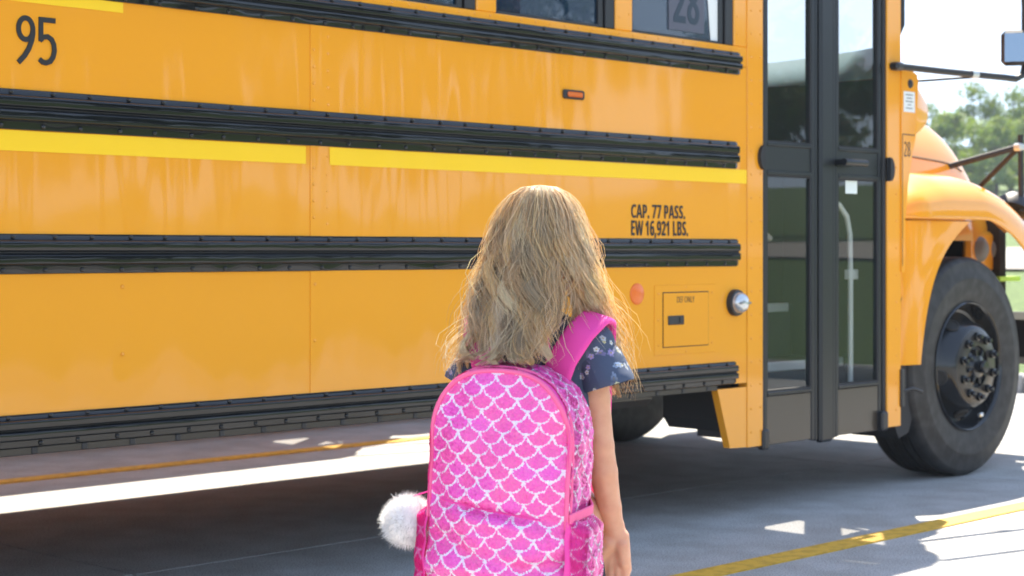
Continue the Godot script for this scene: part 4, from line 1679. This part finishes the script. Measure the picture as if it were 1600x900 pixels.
func pack_front(x: float, y: float) -> float:
	var z := 0.122 + 0.040 * (1.0 - pow(absf(x) / BW, 2.2)) * (1.0 - pow(absf(y - 0.2) / 0.25, 2.4))
	var seam := 0.193 - (x + 0.10) * 0.11
	z += 0.014 * smoothstep(seam + 0.004, seam - 0.022, y) * (1.0 - pow(absf(x) / BW, 4.0))
	z -= 0.010 * exp(-pow((y - seam) / 0.008, 2.0)) * clampf((0.085 - absf(x)) * 20.0, 0.0, 1.0)
	z += 0.0065 * fn.get_noise_2d(x * 9.0, y * 7.0 + 3.0) + 0.011 * fn.get_noise_2d(x * 8.0 + 7.0, y * 20.0) * smoothstep(0.2, 0.1, y)
	return z


func pack_outline() -> Array:
	var o := []
	# from the bottom right corner up, over the arch, down the left, along the bottom
	for k in 5:
		var an := -PI / 2 + PI / 2 * k / 4.0
		o.append(Vector2(BW - 0.03 + 0.03 * cos(an), 0.03 + 0.03 * sin(an)))
	for k in 9:
		o.append(Vector2(BW, 0.05 + 0.24 * k / 9.0))
	for k in 33:
		var an := PI * k / 32.0
		o.append(Vector2(BW * signf(cos(an)) * pow(absf(cos(an)), 0.80), 0.28 + (BH - 0.28) * pow(sin(an), 0.80)))
	for k in range(8, -1, -1):
		o.append(Vector2(-BW, 0.05 + 0.24 * k / 9.0))
	for k in 5:
		var an := PI + PI / 2 * k / 4.0
		o.append(Vector2(-BW + 0.03 + 0.03 * cos(an), 0.03 + 0.03 * sin(an)))
	return o


# the scale a point falls on: [id, on its rim]
func scale_at(x: float, y: float) -> Array:
	var w := 0.0415
	var rad := 0.0214
	var pitch := 0.0198
	var j0 := int(ceil(y / pitch)) + 1
	for j in range(j0, j0 - 4, -1):
		var cy := j * pitch
		var sh := 0.5 if posmod(j, 2) == 1 else 0.0
		var i := roundf(x / w - sh)
		var dx := x - (i + sh) * w
		var dy := y - cy
		if dy > 0.0:
			return [Vector2i(int(i), j), absf(dx) > w * 0.5 - 0.0012]
		var d := sqrt(dx * dx + dy * dy)
		if d < rad:
			return [Vector2i(int(i), j), d > rad - 0.0033]
	return [Vector2i(0, 999), true]


func sequin(mb: MB, p: Vector3, nn: Vector3, s: float) -> void:
	var u := nn.cross(Vector3(0.3, 1, 0.2)).normalized()
	var w := nn.cross(u)
	var first := mb.v.size()
	for k in 6:
		var an := TAU * k / 6.0
		mb.v.append(p + (u * cos(an) + w * sin(an)) * s)
		mb.n.append(nn)
		mb.c.append(mb.col)
	for k in 4:
		mb.tri(first, first + k + 1, first + k + 2)


func sequin_field(parent: Node, pts: Array, sd: int) -> void:
	var r := RandomNumberGenerator.new()
	r.seed = sd
	var rims := MB.new()
	rims.colored = true
	var scales := {}
	var tints := {}
	for q in pts:
		var at: Array = scale_at(q[2], q[3])
		var mb: MB
		var nn: Vector3 = (q[1] + Vector3(r.randfn(), r.randfn(), r.randfn()) * 0.13).normalized()
		var p: Vector3 = q[0] + q[1] * (0.0016 + 0.0008 * r.randf())
		var t := r.randf_range(0.9, 1.06)
		if at[1]:
			mb = rims
			mb.col = Color(0.88 * t, 0.72 * t, 0.86 * t)
			if r.randf() < 0.05:
				mb.col = Color(0.70, 0.76, 0.92)
		else:
			var id: Vector2i = at[0]
			if not scales.has(id):
				var m2 := MB.new()
				m2.colored = true
				scales[id] = m2
				var f := r.randf()
				tints[id] = Color(0.92, 0.085, 0.42).lerp(Color(0.88, 0.085, 0.54), f * f)
			mb = scales[id]
			var tc: Color = tints[id]
			mb.col = Color(tc.r * t, tc.g * r.randf_range(0.7, 1.5), tc.b * t)
		sequin(mb, p, nn, r.randf_range(0.0016, 0.0019) if at[1] else r.randf_range(0.0019, 0.0023))
	for id in scales:
		part(parent, "scale", scales[id], M.sequin)
	part(parent, "sequin_rim", rims, M.sequin).set_meta("kind", "stuff")


func build_backpack() -> void:
	var b := group_node(self, "backpack")
	var gx := Transform3D(Basis(Vector3.UP, deg_to_rad(GIRL_YAW)), GIRL)
	b.transform = gx * Transform3D(Basis(Vector3(0, 0, 1), deg_to_rad(-2.5)), Vector3(-0.016, 0.438, 0.075))
	tag(b, "bright pink sequin backpack with white fish-scale rims, on the child's back", "backpack")
	var ol := pack_outline()
	var no := ol.size()
	var arc := [0.0]
	for i in range(1, no):
		arc.append(arc[i - 1] + ol[i].distance_to(ol[i - 1]))
	var side_at := func(s: float, z: float) -> Array:
		var i := 0
		while i < no - 2 and arc[i + 1] < s:
			i += 1
		var f: float = (s - arc[i]) / maxf(arc[i + 1] - arc[i], 1e-6)
		var p: Vector2 = ol[i].lerp(ol[i + 1], f)
		var d: Vector2 = (ol[i + 1] - ol[i]).normalized()
		var nn := Vector2(d.y, -d.x)
		var bulge := 0.005 * sin(PI * clampf(z / 0.13, 0.0, 1.0)) + 0.003 * fn.get_noise_2d(s * 20.0, z * 20.0)
		# pockets low on both sides
		bulge += 0.027 * smoothstep(0.178, 0.150, p.y) * smoothstep(0.0, 0.02, p.y) * smoothstep(0.132, 0.10, z) * absf(nn.x)
		var q := p + nn * bulge
		return [Vector3(q.x, q.y, z), Vector3(nn.x, nn.y, 0)]
	var total: float = arc[no - 1]
	# front panel
	var fp := MB.new()
	fp.grid(40, 60, func(u: float, w: float) -> Vector3:
		var y := lerpf(0.0, BH, w)
		var hw := BW
		if y > 0.28:
			hw = BW * pow(maxf(0.0, 1.0 - pow((y - 0.28) / (BH - 0.28), 2.5)), 0.40)
		elif y < 0.03:
			hw = BW - 0.03 + sqrt(maxf(0.0, 0.0009 - pow(0.03 - y, 2.0)))
		var x := lerpf(-hw, hw, u)
		return Vector3(x, y, pack_front(x, y) if w < 0.999 else 0.122))
	var fpo := part(b, "front_panel", fp, M.pink)
	var po := PackedVector2Array()
	for p in ol:
		po.append(Vector2(p.x * 0.975, (p.y - 0.2) * 0.98 + 0.2))
	var pts := []
	var st := 0.0025
	var row := 0
	var y := 0.004
	while y < BH:
		var x := -BW + (st * 0.5 if row % 2 else 0.0)
		while x < BW:
			if Geometry2D.is_point_in_polygon(Vector2(x, y), po):
				var z := pack_front(x, y)
				var nn := Vector3(z - pack_front(x + 0.002, y), z - pack_front(x, y + 0.002), 0.002).normalized()
				var a := deg_to_rad(-1.0)
				pts.append([Vector3(x, y, z), nn, x * cos(a) - y * sin(a), x * sin(a) + y * cos(a)])
			x += st
		y += st * 0.87
		row += 1
	sequin_field(fpo, pts, 41)
	# side band
	var sd := MB.new()
	sd.grid(110, 12, func(u: float, w: float) -> Vector3:
		return side_at.call(u * total, 0.132 * w)[0], -1.0)
	var sdo := part(b, "side_band", sd, M.pink)
	var p2 := []
	var s := 0.02
	row = 0
	while s < total - 0.02:
		var z := 0.004 + (st * 0.5 if row % 2 else 0.0)
		while z < 0.124:
			var q: Array = side_at.call(s, z)
			if q[0].x > 0.04 or q[0].y > 0.25 or q[0].y < 0.3 and q[0].x < -BW + 0.01:
				var sx := z + (0.0 if q[0].x > 0 else 0.3)
				p2.append([q[0], q[1], sx, s if q[0].x > 0 else -s])
			z += st
		s += st * 0.87
		row += 1
	sequin_field(sdo, p2, 42)
	var bk := MB.new()
	var po2 := PackedVector2Array(ol)
	bk.prism(po2, -0.006, 0.004)
	part(b, "back_panel", bk, M.pink_fabric)
	# piping round the front
	var pp := []
	for p in ol:
		if p.y < 0.13:
			continue
		var x2: float = p.x * 0.992
		pp.append(Vector3(x2, (p.y - 0.2) * 0.992 + 0.2, pack_front(p.x * 0.98, (p.y - 0.2) * 0.98 + 0.2) + 0.002))
	var pi := MB.new()
	pi.tube(pp, [0.0042], 10)
	part(b, "piping", pi, M.coral)
	var pi2 := MB.new()
	var pq := []
	for i in range(8, no - 8):
		var q: Vector2 = ol[i]
		pq.append(Vector3(q.x * 1.012, (q.y - 0.2) * 1.012 + 0.2, 0.116))
	pi2.tube(pq, [0.0036], 8)
	part(b, "zip", pi2, M.coral)
	# pocket hem at the right side
	for sgn in [-1.0, 1.0]:
		var he := MB.new()
		var hp := []
		for k in 11:
			var z := 0.003 + 0.124 * k / 10.0
			var yy := 0.176 + 0.012 * (1.0 - k / 10.0)
			var sa: float = arc[5] + yy - 0.05
			var q: Array = side_at.call(sa if sgn > 0 else total - sa, z)
			hp.append(q[0] + q[1] * (0.010 * sin(PI * clampf(k / 8.5, 0.0, 1.0)) + 0.003))
		for k in 10:
			var a: Vector3 = hp[k]
			var c: Vector3 = hp[k + 1]
			he.box((a + c) / 2, Vector3(0.004, 0.017, a.distance_to(c) + 0.002), 0.0015, Basis.looking_at(a - c, Vector3.UP))
		part(b, "pocket_hem", he, M.coral)
	# zip pull on the front pocket
	var zp := MB.new()
	var zl := []
	for k in 22:
		var x := -0.098 + 0.185 * k / 21.0
		var yy := 0.193 - (x + 0.10) * 0.11
		zl.append(Vector3(x, yy, pack_front(x, yy) + 0.001))
	zp.tube(zl, [0.0028], 8)
	part(b, "pocket_zip", zp, M.pink_fabric)
	# straps over the shoulders and the loop at the top
	var inv := Transform3D(Basis(Vector3(0, 0, 1), deg_to_rad(-2.5)), Vector3(-0.016, 0.438, 0.075)).affine_inverse()
	for sgn in [-1.0, 1.0]:
		var path := []
		for q in [[0.058, 0.830, 0.090], [0.074, 0.876, 0.085], [0.098, 0.922, 0.060], [0.114, 0.950, 0.015], [0.112, 0.944, -0.03], [0.100, 0.90, -0.064], [0.082, 0.82, -0.098], [0.078, 0.72, -0.100], [0.086, 0.61, -0.075], [0.090, 0.54, -0.01], [0.080, 0.49, 0.072]]:
			path.append(Vector3(q[0] * sgn, q[1], q[2]))
		var cv := Curve3D.new()
		for i in path.size():
			var tan_: Vector3 = (path[mini(i + 1, path.size() - 1)] - path[maxi(i - 1, 0)]) / 6.0
			cv.add_point(path[i], -tan_, tan_)
		var ln := cv.get_baked_length()
		var sm := MB.new()
		sm.grid(50, 12, func(u: float, w: float) -> Vector3:
			var o := minf(u * ln, ln - 0.002)
			var p := cv.sample_baked(o)
			var t := (cv.sample_baked(o + 0.002) - p).normalized()
			var nn := (p - Vector3(0.085 * sgn, 0.85, -0.005))
			nn = (nn - t * nn.dot(t)).normalized()
			if p.y < 0.72:
				nn = (Vector3(p.x, 0, p.z + 0.02) - t * Vector3(p.x, 0, p.z + 0.02).dot(t)).normalized()
			var sd2 := t.cross(nn)
			var an := TAU * w
			var hw := lerpf(0.029, 0.012, smoothstep(0.55, 0.7, u))
			return inv * (p + sd2 * hw * signf(cos(an)) * pow(absf(cos(an)), 0.5) + nn * 0.007 * signf(sin(an)) * pow(absf(sin(an)), 0.5)))
		part(b, "strap", sm, M.pink_fabric)
	var dc := MB.new()
	dc.tube([inv * Vector3(0.112, 0.545, 0.075), inv * Vector3(0.118, 0.50, 0.072), inv * Vector3(0.112, 0.44, 0.07), inv * Vector3(0.106, 0.37, 0.07)], [0.0028], 6)
	part(b, "drawcord", dc, M.nosing)
	var lo := MB.new()
	var lp := []
	for k in 13:
		var an := PI * k / 12.0
		lp.append(inv * Vector3(0.02 - 0.028 * cos(an), 0.862 + 0.095 * sin(an), 0.082 + 0.02 * sin(an)))
	lo.tube(lp, [0.006], 8)
	part(b, "carry_loop", lo, M.pink_fabric)


func build_pom_pom() -> void:
	var gx := Transform3D(Basis(Vector3.UP, deg_to_rad(GIRL_YAW)), GIRL)
	var o := group_node(self, "pom_pom")
	o.position = gx * Vector3(-0.203, 0.580, 0.14)
	o.scale = Vector3.ONE * 0.95
	tag(o, "fluffy white fur pom-pom hanging at the backpack's side", "pom-pom")
	var r := RandomNumberGenerator.new()
	r.seed = 77
	var fu := MB.new()
	fu.lathe([Vector2(0.0001, 0.046), Vector2(0.018, 0.0425), Vector2(0.0325, 0.0325), Vector2(0.0425, 0.018), Vector2(0.046, 0.0), Vector2(0.0425, -0.018), Vector2(0.0325, -0.0325), Vector2(0.018, -0.0425), Vector2(0.0001, -0.046)], 14, Transform3D.IDENTITY, -1.0)
	var tufts := []
	for k in 520:
		tufts.append(Vector3(r.randfn(), r.randfn(), r.randfn()).normalized())
	for k in 6500:
		var t: Vector3 = tufts[r.randi() % tufts.size()]
		var d := (t + Vector3(r.randfn(), r.randfn(), r.randfn()) * 0.22).normalized()
		var ln := r.randf_range(0.045, 0.053) * (1.0 if r.randf() < 0.93 else 1.12)
		var e := (d.lerp(t, 0.45) + Vector3(r.randfn(), r.randfn() - 0.25, r.randfn()) * 0.10).normalized()
		var pts := PackedVector3Array([d * 0.042, d * ln * 0.85, d * ln * 0.62 + e * ln * 0.30, d * ln * 0.62 + e * ln * 0.46 + Vector3(0, -0.001, 0)])
		strand(fu, pts, 0.0004)
	part(o, "fur", fu, M.fur)
	var st := MB.new()
	var inv := o.transform.affine_inverse()
	st.tube([Vector3.ZERO, Vector3(0.01, 0.045, 0.0), inv * (gx * Vector3(-0.150, 0.64, 0.14))], [0.002], 6)
	part(o, "cord", st, M.pink_fabric)
